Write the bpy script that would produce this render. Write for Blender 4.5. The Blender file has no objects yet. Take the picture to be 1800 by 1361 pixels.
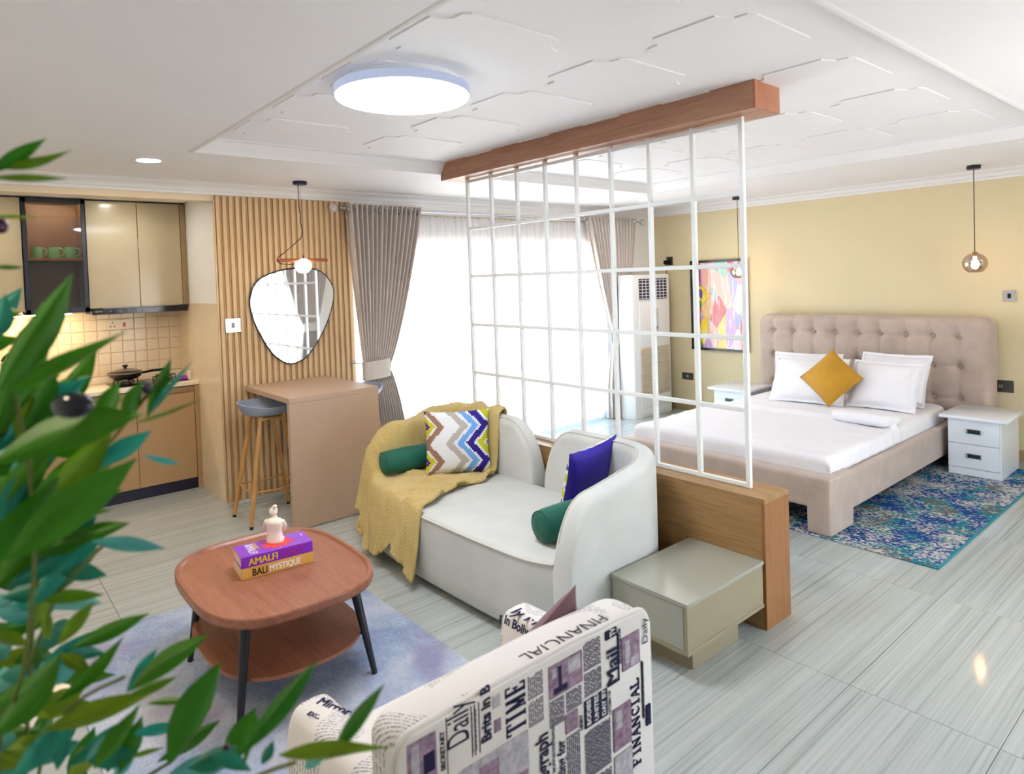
import bpy, bmesh, math, random
from mathutils import Vector, Matrix, Euler
random.seed(7)
S = bpy.context.scene
COL = S.collection
PI = math.pi

# ------------------------------------------------------------------ camera
def cam_rows(yaw, pitch, roll):
    f0 = Vector((math.sin(yaw), math.cos(yaw), 0)); r0 = Vector((math.cos(yaw), -math.sin(yaw), 0)); u0 = Vector((0, 0, 1))
    f = f0*math.cos(pitch) - u0*math.sin(pitch); u = u0*math.cos(pitch) + f0*math.sin(pitch)
    r = r0*math.cos(roll) + u*math.sin(roll); u2 = u*math.cos(roll) - r0*math.sin(roll)
    return r, u2, f
CAMPOS = Vector((0, 0, 1.8))
RGT, UPV, FWD = cam_rows(.7038, .0285, -.0334)
FPX, CX, CY = 1172.72, 900.0, 523.63
cd = bpy.data.cameras.new('camera'); cam = bpy.data.objects.new('camera', cd); COL.objects.link(cam)
cam.matrix_world = Matrix.Translation(CAMPOS) @ Matrix((RGT, UPV, -FWD)).transposed().to_4x4()
cd.sensor_width = 36; cd.lens = FPX/1800*36; cd.shift_y = -(680.5-CY)/1800; cd.clip_start = .02
cd.dof.use_dof = True; cd.dof.focus_distance = 4.2; cd.dof.aperture_fstop = 3.0
S.camera = cam

# ------------------------------------------------------------------ world, exposure
W = bpy.data.worlds.new('sky'); S.world = W; W.use_nodes = True
bg = W.node_tree.nodes['Background']; bg.inputs[1].default_value = 10.5
_g = W.node_tree.nodes.new('ShaderNodeTexCoord'); _s = W.node_tree.nodes.new('ShaderNodeSeparateXYZ'); _r = W.node_tree.nodes.new('ShaderNodeValToRGB')   # hazy sky above, sunlit ground below the horizon
W.node_tree.links.new(_g.outputs['Generated'], _s.inputs[0]); W.node_tree.links.new(_s.outputs[2], _r.inputs[0]); W.node_tree.links.new(_r.outputs[0], bg.inputs[0])
_r.color_ramp.elements[0].position = .0; _r.color_ramp.elements[0].color = (1.0, .87, .74, 1); _r.color_ramp.elements[1].position = .03; _r.color_ramp.elements[1].color = (.40, .58, .74, 1)
S.view_settings.view_transform = 'Standard'; S.view_settings.look = 'None'
S.view_settings.exposure = 0.80; S.view_settings.gamma = 1; S.view_settings.use_curve_mapping = False
try:
    S.cycles.use_denoising = True; S.cycles.max_bounces = 7; S.cycles.diffuse_bounces = 4; S.cycles.glossy_bounces = 3; S.cycles.transparent_max_bounces = 10; S.cycles.use_adaptive_sampling = True; S.cycles.adaptive_threshold = .03; S.cycles.time_limit = 1000
    S.cycles.sample_clamp_indirect = 6; S.cycles.caustics_reflective = False; S.cycles.caustics_refractive = False
except Exception: pass
LED_STR, DOWN_STR, STRIP_STR, BULB_STR = 24.0, 85.0, 60.0, 60.0
def portal(name, x, y, z, sx, sz, rx):
    l = bpy.data.lights.new(name, 'AREA'); l.shape = 'RECTANGLE'; l.size = sx; l.size_y = sz; l.cycles.is_portal = True
    o = bpy.data.objects.new(name, l); COL.objects.link(o); o.location = (x, y, z); o.rotation_euler = (rx, 0, 0)
portal('window_portal', 4.65, 5.93, 1.12, 3.4, 2.1, -PI/2)
portal('rear_window_portal', 4.1, -1.43, 1.12, 2.8, 2.1, PI/2)

# ------------------------------------------------------------------ materials
def lin(c): return c/12.92 if c <= .04045 else ((c+.055)/1.055)**2.4
def rgb(r, g, b): return (lin(r/255), lin(g/255), lin(b/255), 1)
class NT:
    def __init__(s, name):
        s.m = bpy.data.materials.new(name); s.m.use_nodes = True; s.t = s.m.node_tree; s.n = s.t.nodes; s.p = s.n['Principled BSDF']; s.out = s.n['Material Output']
    def N(s, typ, **kw):
        n = s.n.new(typ)
        for k, v in kw.items(): setattr(n, k, v)
        return n
    def L(s, a, b): s.t.links.new(a, b)
    def math(s, op, a, b=None, c=None):
        n = s.N('ShaderNodeMath', operation=op)
        for i, x in enumerate((a, b, c)):
            if x is None: continue
            if isinstance(x, (int, float)): n.inputs[i].default_value = x
            else: s.L(x, n.inputs[i])
        return n.outputs[0]
    def coord(s, kind='Object', scale=(1, 1, 1), rot=(0, 0, 0), loc=(0, 0, 0)):
        tc = s.N('ShaderNodeTexCoord'); mp = s.N('ShaderNodeMapping'); s.L(tc.outputs[kind], mp.inputs[0])
        mp.inputs[1].default_value = loc; mp.inputs[2].default_value = rot; mp.inputs[3].default_value = scale
        return mp.outputs[0]
    def noise(s, vec, scale, detail=3, rough=.5, dist=0):
        n = s.N('ShaderNodeTexNoise'); s.L(vec, n.inputs['Vector']); n.inputs['Scale'].default_value = scale; n.inputs['Detail'].default_value = detail
        n.inputs['Roughness'].default_value = rough; n.inputs['Distortion'].default_value = dist; return n.outputs['Fac']
    def ramp(s, fac, stops, const=False):
        r = s.N('ShaderNodeValToRGB'); s.L(fac, r.inputs[0]); cr = r.color_ramp
        if const: cr.interpolation = 'CONSTANT'
        while len(cr.elements) < len(stops): cr.elements.new(.5)
        for e, (p, c) in zip(cr.elements, stops): e.position = p; e.color = c
        return r.outputs[0]
    def mix(s, fac, a, b, mode='MIX'):
        n = s.N('ShaderNodeMix', data_type='RGBA', blend_type=mode)
        for sock, v in ((n.inputs[0], fac), (n.inputs[6], a), (n.inputs[7], b)):
            if isinstance(v, (int, float, tuple)): sock.default_value = v
            else: s.L(v, sock)
        return n.outputs[2]
    def bump(s, h, strength=.3, dist=.01):
        b = s.N('ShaderNodeBump'); b.inputs['Strength'].default_value = strength; b.inputs['Distance'].default_value = dist
        s.L(h, b.inputs['Height']); s.L(b.outputs[0], s.p.inputs['Normal'])
    def set(s, rough=.5, metal=0, spec=.5, coat=0, sheen=0, col=None):
        p = s.p; p.inputs['Roughness'].default_value = rough; p.inputs['Metallic'].default_value = metal; p.inputs['Specular IOR Level'].default_value = spec
        p.inputs['Coat Weight'].default_value = coat; p.inputs['Coat Roughness'].default_value = .08
        p.inputs['Sheen Weight'].default_value = sheen
        if col is not None:
            if isinstance(col, tuple): p.inputs['Base Color'].default_value = col
            else: s.L(col, p.inputs['Base Color'])
        return s.m
def plain(name, c, rough=.5, metal=0, var=.05, scale=6, bump=0, bscale=300, **kw):
    t = NT(name); v = t.coord(); n = t.noise(v, scale)
    a = tuple(x*(1-var) for x in c[:3])+(1,); b = tuple(min(1, x*(1+var)) for x in c[:3])+(1,)
    if bump: t.bump(t.noise(v, bscale, 2), bump, .004)
    return t.set(rough, metal, col=t.ramp(n, [(.3, a), (.7, b)]), **kw)
def wood(name, c1, c2, axis='X', scale=1.0, rough=.4, coat=0, spec=.5):
    t = NT(name); sc = {'X': (.7, 9, 9), 'Y': (9, .7, 9), 'Z': (9, 9, .7)}[axis]
    v = t.coord(scale=tuple(x*scale for x in sc)); n = t.noise(v, 2.2, 5, .62, 1.2)
    v2 = t.coord(scale=tuple(x*scale*6 for x in sc)); n2 = t.noise(v2, 3, 2)
    c = t.ramp(n, [(.3, c1), (.5, tuple((a+b)/2 for a, b in zip(c1, c2))), (.72, c2)])
    c = t.mix(.25, c, t.ramp(n2, [(.35, c1), (.65, c2)]))
    t.bump(n2, .06, .002)
    return t.set(rough, col=c, coat=coat, spec=spec)
def emis(name, c, s):
    t = NT(name); t.p.inputs['Base Color'].default_value = (0, 0, 0, 1); t.p.inputs['Emission Color'].default_value = c; t.p.inputs['Emission Strength'].default_value = s; return t.m

def floor_mat():
    t = NT('polished_vein_tile'); v = t.coord('Object')
    oi = t.N('ShaderNodeObjectInfo'); ad = t.N('ShaderNodeVectorMath', operation='ADD'); t.L(v, ad.inputs[0])
    cb = t.N('ShaderNodeCombineXYZ'); t.L(t.math('MULTIPLY', oi.outputs['Random'], 37), cb.inputs[0]); t.L(t.math('MULTIPLY', oi.outputs['Random'], 91), cb.inputs[1]); t.L(cb.outputs[0], ad.inputs[1])
    def st(sx, sy, sc, d):
        mp = t.N('ShaderNodeMapping'); t.L(ad.outputs[0], mp.inputs[0]); mp.inputs[3].default_value = (sx, sy, 1); return t.noise(mp.outputs[0], sc, d, .6, .25)
    a = st(.35, 22, 1, 4); b = st(.6, 75, 1, 3)
    c1 = t.ramp(a, [(.3, rgb(154, 160, 156)), (.48, rgb(172, 179, 176)), (.7, rgb(188, 193, 190))])
    c2 = t.ramp(b, [(.33, rgb(120, 124, 119)), (.46, rgb(168, 174, 170)), (.75, rgb(192, 196, 192))])
    return t.set(.09, col=t.mix(.45, c1, c2), spec=.5)
def paint(name, c, rough=.75): return plain(name, c, rough, var=.015, scale=1.5, bump=.03, bscale=220, spec=.3)

m_floor = floor_mat(); m_grout = plain('tile_grout', rgb(150, 145, 132), .8)
m_ceil = paint('ceiling_white_paint', rgb(236, 234, 236), .6); m_white = paint('white_wall_paint', rgb(236, 234, 230)); m_cream = paint('cream_wall_paint', rgb(232, 214, 186))
m_yellow = paint('pale_yellow_wall_paint', rgb(220, 206, 168), .55); m_crown = paint('cornice_white', rgb(232, 230, 230), .5)
m_slat = wood('slat_oak', rgb(196, 164, 122), rgb(218, 188, 146), 'Z', 1, .55); m_slatback = wood('slat_groove_oak', rgb(178, 142, 96), rgb(196, 160, 112), 'Z', 1, .6)
m_oak = wood('partition_oak', rgb(138, 102, 58), rgb(178, 140, 92), 'Y', .8, .35); m_oakend = wood('partition_oak_end', rgb(132, 86, 46), rgb(160, 110, 64), 'Z', .8, .35)
m_beam = wood('beam_redwood', rgb(150, 102, 78), rgb(190, 140, 112), 'Y', .8, .4); m_beamend = wood('beam_end_redwood', rgb(150, 92, 66), rgb(190, 132, 98), 'Z', .8, .4)
m_walnut = wood('table_walnut', rgb(126, 76, 56), rgb(168, 110, 84), 'Y', 1, .34); m_walnut2 = wood('table_walnut_edge', rgb(104, 56, 40), rgb(140, 80, 56), 'X', 1, .38)
m_whitemetal = plain('white_powder_coat', rgb(236, 240, 240), .35, var=.01); m_blackmetal = plain('matt_black_metal', rgb(24, 27, 34), .38, var=.05)
m_taupe = plain('bar_taupe_laminate', rgb(186, 158, 134), .42, var=.02); m_cab = plain('cabinet_champagne_gloss', rgb(180, 164, 132), .25, var=.02, coat=.3); m_cab2 = plain('base_cabinet_tan', rgb(178, 144, 104), .35, var=.02)
m_cabdark = plain('cabinet_edge_bronze', rgb(150, 126, 88), .4); m_kick = plain('dark_plinth', rgb(22, 24, 48), .3)
m_stone = plain('cream_worktop', rgb(240, 226, 204), .2, var=.02); m_tile = plain('cream_wall_tile', rgb(240, 222, 192), .22, var=.02, bump=.05, bscale=60)
m_black = plain('gloss_black', rgb(16, 18, 24), .15); m_steel = plain('brushed_steel', rgb(150, 156, 164), .3, .85); m_chrome = plain('chrome', rgb(210, 210, 214), .08, 1, var=.01); m_nickel = plain('dark_nickel', rgb(90, 88, 86), .3, .8)
m_sofa = plain('sofa_ivory_velvet', rgb(204, 206, 202), .85, var=.05, scale=5, bump=.12, bscale=420, sheen=.25); m_pipe = plain('sofa_piping', rgb(206, 204, 194), .7)
m_green = plain('bottle_green_velvet', rgb(0, 92, 74), .7, var=.12, bump=.1, bscale=500, sheen=.08); m_blue = plain('royal_blue_velvet', rgb(40, 14, 160), .6, var=.2, bump=.08, bscale=500, sheen=.08)
m_must = plain('mustard_velvet', rgb(190, 138, 14), .6, var=.12, bump=.08, bscale=420, sheen=.1); m_plum = plain('plum_velvet', rgb(104, 66, 76), .65, var=.12, sheen=.3, bump=.08)
m_linen = plain('white_cotton', rgb(240, 238, 242), .85, var=.015, bump=.08, bscale=260); m_bed = plain('bed_rose_velvet', rgb(184, 165, 152), .8, var=.10, scale=7, bump=.1, bscale=300, sheen=.35)
m_gloss = plain('white_gloss_board', rgb(232, 238, 244), .18, var=.01, coat=.3); m_cashmere = plain('cashmere_gloss_board', rgb(164, 163, 150), .18, var=.02, coat=.4); m_cashside = plain('cashmere_board_side', rgb(154, 142, 116), .35, var=.02)
m_curt = plain('curtain_taupe', rgb(212, 202, 195), .85, var=.05, scale=30, bump=.2, bscale=300)
m_seat = plain('stool_grey_plastic', rgb(150, 160, 182), .35, var=.02); m_beech = wood('stool_beech', rgb(176, 124, 66), rgb(206, 156, 92), 'Z', 1.5, .4)
m_acw = plain('appliance_white', rgb(238, 238, 238), .3, var=.01); m_mug = plain('mint_green_glaze', rgb(140, 214, 150), .2); m_ivory = plain('ivory_ceramic', rgb(240, 226, 208), .3)
m_paper = plain('book_pages', rgb(226, 212, 186), .8); m_terra = plain('pot_grey', rgb(120, 118, 114), .7); m_soil = plain('soil', rgb(60, 44, 34), .95); m_bark = plain('bark', rgb(92, 104, 44), .8)
def leafmat(n, c, c2):
    t = NT(n); v = t.coord('Object'); oi = t.N('ShaderNodeObjectInfo'); c = t.mix(oi.outputs['Random'], c, c2)
    nz = t.noise(v, 3, 2); col = t.mix(t.math('MULTIPLY', nz, .35), c, rgb(30, 60, 4)); t.p.inputs['Subsurface Weight'].default_value = 0
    m = t.set(.42, col=col, spec=.4); tr = t.N('ShaderNodeBsdfTranslucent'); t.L(col, tr.inputs[0]); mx = t.N('ShaderNodeMixShader'); mx.inputs[0].default_value = .25
    t.L(t.p.outputs[0], mx.inputs[1]); t.L(tr.outputs[0], mx.inputs[2]); t.L(mx.outputs[0], t.out.inputs[0]); return m
m_leaf = [leafmat('leaf_green', rgb(64, 128, 10), rgb(34, 108, 10)), leafmat('leaf_olive', rgb(120, 146, 10), rgb(84, 130, 6)), leafmat('leaf_teal_sheen', rgb(20, 120, 92), rgb(36, 150, 136)), leafmat('leaf_pale_sheen', rgb(70, 165, 165), rgb(120, 190, 180))]  # teal and pale tones put the cool window sheen into the leaf colour
m_olive = plain('olive_fruit', rgb(16, 24, 40), .15, var=.2); m_olive2 = plain('olive_fruit_purple', rgb(60, 10, 40), .15)
def blanket_mat():
    t = NT('mustard_fleece'); v = t.coord(); n = t.noise(v, 90, 4, .7); n2 = t.noise(v, 9, 2); t.bump(n, 1.0, .02)
    return t.set(.95, col=t.mix(n2, rgb(226, 190, 96), rgb(246, 218, 140)), sheen=.4, spec=.1)
m_blanket = blanket_mat()
def sheer_mat():
    t = NT('white_sheer_voile'); tr = t.N('ShaderNodeBsdfTransparent'); tl = t.N('ShaderNodeBsdfTranslucent'); df = t.N('ShaderNodeBsdfDiffuse')
    v = t.coord('Object', (60, 60, .6)); n = t.noise(v, 6, 2); c = t.ramp(n, [(.3, (.9, .89, .92, 1)), (.7, (.98, .97, .98, 1))]); t.L(c, tl.inputs[0]); t.L(c, df.inputs[0])
    tr.inputs[0].default_value = (1, 1, 1, 1); a = t.N('ShaderNodeMixShader'); a.inputs[0].default_value = .35; t.L(tl.outputs[0], a.inputs[1]); t.L(df.outputs[0], a.inputs[2])
    b = t.N('ShaderNodeMixShader'); b.inputs[0].default_value = .74; t.L(tr.outputs[0], b.inputs[1]); t.L(a.outputs[0], b.inputs[2]); t.L(b.outputs[0], t.out.inputs[0]); return t.m
m_sheer = sheer_mat()
def glass_mat(name, tint, refl=.12, rough=.02, fac=None):
    t = NT(name); tr = t.N('ShaderNodeBsdfTransparent'); tr.inputs[0].default_value = tint; gl = t.N('ShaderNodeBsdfGlossy'); gl.inputs['Roughness'].default_value = rough
    n = t.noise(t.coord(), 2, 1); f = t.math('MULTIPLY_ADD', n, .02, refl-.01); mx = t.N('ShaderNodeMixShader'); t.L(f, mx.inputs[0]); t.L(tr.outputs[0], mx.inputs[1]); t.L(gl.outputs[0], mx.inputs[2]); t.L(mx.outputs[0], t.out.inputs[0]); return t.m
m_pane = glass_mat('window_glass', (.97, .98, .98, 1), .05); m_dark = glass_mat('smoked_cabinet_glass', (.70, .68, .68, 1), .06); m_lid = glass_mat('lid_glass', (.8, .78, .74, 1), .2)
m_amber = glass_mat('smoked_amber_glass', (.74, .56, .38, 1), .45); m_mirror = NT('mirror_silver').set(.02, 1, col=(.9, .92, .93, 1))
m_frame = plain('window_frame_white', rgb(230, 230, 232), .4)
m_led = emis('led_diffuser', (.84, .90, 1, 1), LED_STR); m_down = emis('downlight_lens', (1, .93, .82, 1), DOWN_STR); m_downw = emis('warm_downlight_lens', (1, .82, .60, 1), DOWN_STR*1.9); m_downk = emis('kitchen_downlight_lens', (1, .95, .86, 1), DOWN_STR*1.1); m_strip = emis('warm_led_strip', (1, .72, .38, 1), STRIP_STR); m_bulb = emis('warm_bulb', (1, .72, .42, 1), BULB_STR); m_globe = emis('opal_globe_glow', (1, .80, .58, 1), 11); m_strip2 = emis('cabinet_led', (1, .88, .66, 1), 90)
def zigzag_mat():
    t = NT('zigzag_print'); uv = t.N('ShaderNodeUVMap'); sp = t.N('ShaderNodeSeparateXYZ'); t.L(uv.outputs[0], sp.inputs[0])
    q = t.math('DIVIDE', t.math('FLOOR', t.math('MULTIPLY', sp.outputs[1], 34)), 34)
    tri = t.math('PINGPONG', t.math('ADD', q, .1), .28)
    u = t.math('FRACT', t.math('SUBTRACT', t.math('MULTIPLY_ADD', t.math('DIVIDE', t.math('FLOOR', t.math('MULTIPLY', sp.outputs[0], 44)), 44), .80, .19), t.math('MULTIPLY', tri, .72)))
    wt = rgb(226, 228, 230); c = t.ramp(u, [(0, rgb(60, 20, 150)), (.03, rgb(196, 190, 20)), (.10, wt), (.13, rgb(150, 112, 92)), (.22, wt), (.42, rgb(178, 170, 164)), (.52, wt), (.57, rgb(106, 160, 226)), (.66, wt), (.69, rgb(36, 10, 130)), (.79, wt), (.83, rgb(190, 190, 20)), (.92, wt), (.95, rgb(150, 112, 92))], True)
    t.bump(t.noise(t.coord(), 500, 1), .1, .002); return t.set(.8, col=c)
m_zig = zigzag_mat()
def rug_blue():
    t = NT('distressed_blue_rug'); v = t.coord('Object', (1, 1, 1)); a = t.noise(v, 1.6, 4, .6); w = t.noise(t.coord('Object', (3, 60, 1)), 6, 3, .7); w2 = t.noise(t.coord('Object', (60, 3, 1)), 6, 3, .7)
    f = t.math('ADD', t.math('MULTIPLY', a, .55), t.math('ADD', t.math('MULTIPLY', w, .3), t.math('MULTIPLY', w2, .3)))
    c = t.ramp(f, [(.43, rgb(104, 120, 150)), (.52, rgb(138, 154, 184)), (.60, rgb(172, 182, 200)), (.70, rgb(206, 206, 208))]); b = t.noise(v, 2.4, 2)
    c = t.mix(t.ramp(b, [(.55, (0, 0, 0, 1)), (.7, (.6, .6, .6, 1))]), c, rgb(136, 122, 160)); c = t.mix(t.ramp(t.noise(t.coord('Object', loc=(4, 2, 0)), 1.7, 2), [(.52, (0, 0, 0, 1)), (.68, (.7, .7, .7, 1))]), c, rgb(166, 162, 162))
    t.bump(w, .25, .004); return t.set(.95, col=c, spec=.1)
m_rug1 = rug_blue()
def rug_bed():
    t = NT('speckled_teal_rug'); v = t.coord('Object'); big = t.noise(v, 3.6, 3, .55); fine = t.noise(t.coord('Object', (1, .55, 1)), 70, 2, .6); big2 = t.noise(t.coord('Object', loc=(5, 3, 0)), 4.2, 3)
    dark = t.ramp(big2, [(.38, rgb(20, 76, 124)), (.47, rgb(30, 66, 136)), (.54, rgb(24, 122, 136)), (.62, rgb(98, 100, 102))]); k = t.ramp(t.math('ADD', t.math('MULTIPLY', big, .75), t.math('MULTIPLY', fine, 1.05)), [(.91, (0, 0, 0, 1)), (1.0, (1, 1, 1, 1))])
    t.bump(fine, .4, .006); return t.set(.95, col=t.mix(k, dark, rgb(190, 188, 184)), spec=.1)
m_rug2 = rug_bed(); m_rugedge = plain('teal_rug_binding', rgb(20, 128, 138), .9)
def art_mat():
    t = NT('abstract_shard_print'); v = t.coord('Object', (1, 1.7, .8), (.25, 0, 0)); vo = t.N('ShaderNodeTexVoronoi', feature='F1'); t.L(v, vo.inputs['Vector']); vo.inputs['Scale'].default_value = 4.2
    sp = t.N('ShaderNodeSeparateColor'); t.L(vo.outputs['Color'], sp.inputs[0])
    c = t.ramp(sp.outputs[0], [(0, rgb(214, 150, 180)), (.14, rgb(232, 178, 160)), (.28, rgb(150, 150, 210)), (.38, rgb(232, 190, 120)), (.48, rgb(236, 200, 200)), (.6, rgb(120, 190, 170)), (.7, rgb(200, 60, 70)), (.78, rgb(230, 200, 40)), (.86, rgb(190, 150, 210)), (.93, rgb(240, 210, 190))], True)
    ed = t.N('ShaderNodeTexVoronoi', feature='DISTANCE_TO_EDGE'); t.L(v, ed.inputs['Vector']); ed.inputs['Scale'].default_value = 4.2
    vs = t.coord('Object', (1, 26, 2.2), (.22, 0, 0)); stp = t.noise(vs, 2, 2); c = t.mix(t.ramp(stp, [(.58, (0, 0, 0, 1)), (.62, (.75, .75, .75, 1))]), c, rgb(246, 236, 232))
    tc = t.N('ShaderNodeTexCoord'); s2 = t.N('ShaderNodeSeparateXYZ'); t.L(tc.outputs['Object'], s2.inputs[0])
    left = t.math('GREATER_THAN', t.math('ADD', s2.outputs[1], t.math('MULTIPLY', t.noise(t.coord('Object'), 5, 1), .1)), .30)
    lc = t.ramp(t.noise(t.coord('Object', (1, 1, 1)), 3.4, 1), [(.36, rgb(150, 20, 60)), (.44, rgb(214, 60, 50)), (.5, rgb(40, 120, 60)), (.57, rgb(226, 196, 30)), (.64, rgb(90, 70, 150))], True)
    c = t.mix(left, c, lc); c = t.mix(t.ramp(ed.outputs['Distance'], [(.0, (.6, .6, .6, 1)), (.02, (0, 0, 0, 1))]), c, rgb(110, 90, 120)); return t.set(.12, col=c, coat=.6)
m_art = art_mat()
def news_mat():
    t = NT('newsprint_fabric'); v = t.coord('Object'); base = rgb(226, 222, 218)
    sp = t.N('ShaderNodeSeparateXYZ'); t.L(v, sp.inputs[0])
    s = t.math('ADD', sp.outputs[0], t.math('MULTIPLY', sp.outputs[1], .6)); fr = t.math('FRACT', t.math('MULTIPLY', s, 95)); ln = t.math('LESS_THAN', fr, .42)
    brk = t.math('GREATER_THAN', t.noise(t.coord('Object', (220, 220, 160)), 1, 1), .47)
    col = t.math('GREATER_THAN', t.math('FRACT', t.math('MULTIPLY', sp.outputs[2], 11)), .08)
    blk = t.math('GREATER_THAN', t.noise(t.coord('Object', (1, 1, 1)), 7.5, 0), .46)
    msk = t.math('MULTIPLY', t.math('MULTIPLY', ln, brk), t.math('MULTIPLY', col, blk)); c = t.mix(t.math('MULTIPLY', msk, .75), base, rgb(70, 66, 92))
    t.bump(t.noise(v, 600, 1), .1, .002); return t.set(.85, col=c)
m_news = news_mat(); m_ink = plain('navy_print_ink', rgb(34, 34, 66), .8, spec=.2); m_inkp = plain('mauve_print_ink', rgb(142, 120, 138), .8, var=.4, scale=55, spec=.2); m_inkg = plain('grey_print_ink', rgb(176, 172, 178), .8, var=.25, scale=55, spec=.2); m_inkbase = plain('print_ground', rgb(224, 220, 216), .85)
m_purple = plain('purple_cover', rgb(130, 36, 190), .3, var=.03, coat=.3); m_ochre = plain('ochre_cover', rgb(212, 164, 80), .4, var=.03); m_yel = plain('yellow_ink', rgb(214, 190, 20), .4); m_mag = plain('magenta_ink', rgb(160, 10, 110), .4); m_blk = plain('black_ink', rgb(20, 16, 16), .4); m_wht = plain('white_ink', rgb(235, 235, 235), .4); m_red = plain('coral_ink', rgb(250, 70, 60), .4)
m_pan = plain('pan_dark_metal', rgb(60, 50, 44), .3, .6); m_violet = plain('violet_plastic', rgb(150, 40, 190), .3); m_redsw = plain('red_switch', rgb(190, 20, 20), .3)

# ------------------------------------------------------------------ mesh builder
class B:
    def __init__(s): s.v = []; s.f = []; s.uv = None
    def add(s, v, f):
        o = len(s.v); s.v += [tuple(p) for p in v]; s.f += [tuple(i+o for i in q) for q in f]; return s
    def box(s, x0, x1, y0, y1, z0, z1):
        return s.add([(x, y, z) for z in (z0, z1) for y in (y0, y1) for x in (x0, x1)], [(0, 2, 3, 1), (4, 5, 7, 6), (0, 1, 5, 4), (2, 6, 7, 3), (0, 4, 6, 2), (1, 3, 7, 5)])
    def rbox(s, x0, x1, y0, y1, z0, z1, r=.004, seg=2):
        bm = bmesh.new(); bmesh.ops.create_cube(bm, size=1)
        for v in bm.verts: v.co = Vector(((x0+x1)/2+v.co.x*(x1-x0), (y0+y1)/2+v.co.y*(y1-y0), (z0+z1)/2+v.co.z*(z1-z0)))
        bmesh.ops.bevel(bm, geom=bm.edges[:], offset=min(r, .49*min(x1-x0, y1-y0, z1-z0)), segments=seg, profile=.5, affect='EDGES')
        bm.verts.index_update(); s.add([v.co[:] for v in bm.verts], [[v.index for v in f.verts] for f in bm.faces]); bm.free(); return s
    def tube(s, pts, r, n=8, caps=True):
        pts = [Vector(p) for p in pts]; rs = r if isinstance(r, (list, tuple)) else [r]*len(pts); o = len(s.v); up = None
        for i, p in enumerate(pts):
            d = (pts[min(i+1, len(pts)-1)]-pts[max(i-1, 0)]).normalized()
            if up is None: up = d.orthogonal().normalized()
            up = (up-d*up.dot(d)).normalized(); w = d.cross(up)
            for k in range(n):
                a = 2*PI*k/n; s.v.append(tuple(p+(up*math.cos(a)+w*math.sin(a))*rs[i]))
        for i in range(len(pts)-1):
            for k in range(n): s.f.append((o+i*n+k, o+i*n+(k+1) % n, o+(i+1)*n+(k+1) % n, o+(i+1)*n+k))
        if caps: s.f.append(tuple(o+k for k in range(n))[::-1]); s.f.append(tuple(o+(len(pts)-1)*n+k for k in range(n)))
        return s
    def lathe(s, prof, c=(0, 0, 0), n=24, axis='Z'):
        o = len(s.v)
        for r, h in prof:
            for k in range(n):
                a = 2*PI*k/n; p = (r*math.cos(a), r*math.sin(a), h)
                if axis == 'X': p = (p[2], p[0], p[1])
                if axis == 'Y': p = (p[0], p[2], p[1])
                s.v.append((c[0]+p[0], c[1]+p[1], c[2]+p[2]))
        for i in range(len(prof)-1):
            for k in range(n): s.f.append((o+i*n+k, o+i*n+(k+1) % n, o+(i+1)*n+(k+1) % n, o+(i+1)*n+k))
        if prof[0][0] > 1e-6: s.f.append(tuple(o+k for k in range(n))[::-1])
        if prof[-1][0] > 1e-6: s.f.append(tuple(o+(len(prof)-1)*n+k for k in range(n)))
        return s
    def prism(s, pts, h0, h1, ax='Z'):
        n = len(pts); P = (lambda a, b, h: (a, b, h)) if ax == 'Z' else ((lambda a, b, h: (a, h, b)) if ax == 'Y' else (lambda a, b, h: (h, a, b)))
        return s.add([P(a, b, h0) for a, b in pts]+[P(a, b, h1) for a, b in pts], [tuple(range(n))[::-1], tuple(range(n, 2*n))]+[(i, (i+1) % n, n+(i+1) % n, n+i) for i in range(n)])
    def grid(s, fn, nu, nv, closeu=False):
        o = len(s.v)
        for j in range(nv+1):
            for i in range(nu+(0 if closeu else 1)): s.v.append(tuple(fn(i/nu, j/nv)))
        w = nu+(0 if closeu else 1)
        for j in range(nv):
            for i in range(nu): s.f.append((o+j*w+i, o+j*w+(i+1) % w, o+(j+1)*w+(i+1) % w, o+(j+1)*w+i))
        return s
    def xf(s, M): s.v = [tuple(M @ Vector(p)) for p in s.v]; return s
ORG = {}
def wloc(p): return ORG.get(p.name, Vector((0, 0, 0))) if p else Vector((0, 0, 0))
def mesh(name, b, m, org, smooth=35):
    me = bpy.data.meshes.new(name); me.from_pydata([tuple(Vector(p)-org) for p in b.v], [], b.f); me.materials.append(m)
    bm = bmesh.new(); bm.from_mesh(me); bmesh.ops.recalc_face_normals(bm, faces=bm.faces); bm.to_mesh(me); bm.free()
    if smooth:
        me.polygons.foreach_set('use_smooth', [True]*len(me.polygons)); me.set_sharp_from_angle(angle=math.radians(smooth))
    if b.uv:
        l = me.uv_layers.new(name='UVMap')
        for lp in me.loops: l.data[lp.index].uv = b.uv[lp.vertex_index]
    return me
def part(name, b, m, parent, smooth=35):
    org = wloc(parent); o = bpy.data.objects.new(name, mesh(name, b, m, org, smooth)); COL.objects.link(o); o.parent = parent; ORG[o.name] = org; return o
def tag(o, label=None, cat=None, group=None, kind=None):
    if label: o['label'] = label
    if cat: o['category'] = cat
    if group: o['group'] = group
    if kind: o['kind'] = kind
    return o
def solo(name, b, m, loc, label, cat, group=None, smooth=35, kind=None):
    loc = Vector(loc); o = bpy.data.objects.new(name, mesh(name, b, m, loc, smooth)); o.location = loc; COL.objects.link(o); ORG[o.name] = loc; return tag(o, label, cat, group, kind)
def thing(name, label, cat, loc, group=None):
    o = bpy.data.objects.new(name, None); COL.objects.link(o); o.location = loc; o.empty_display_size = .1; ORG[o.name] = Vector(loc); return tag(o, label, cat, group)
def struct(name, b, m, loc=(0, 0, 0), smooth=35): return solo(name, b, m, loc, None, None, kind='structure', smooth=smooth)
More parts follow.
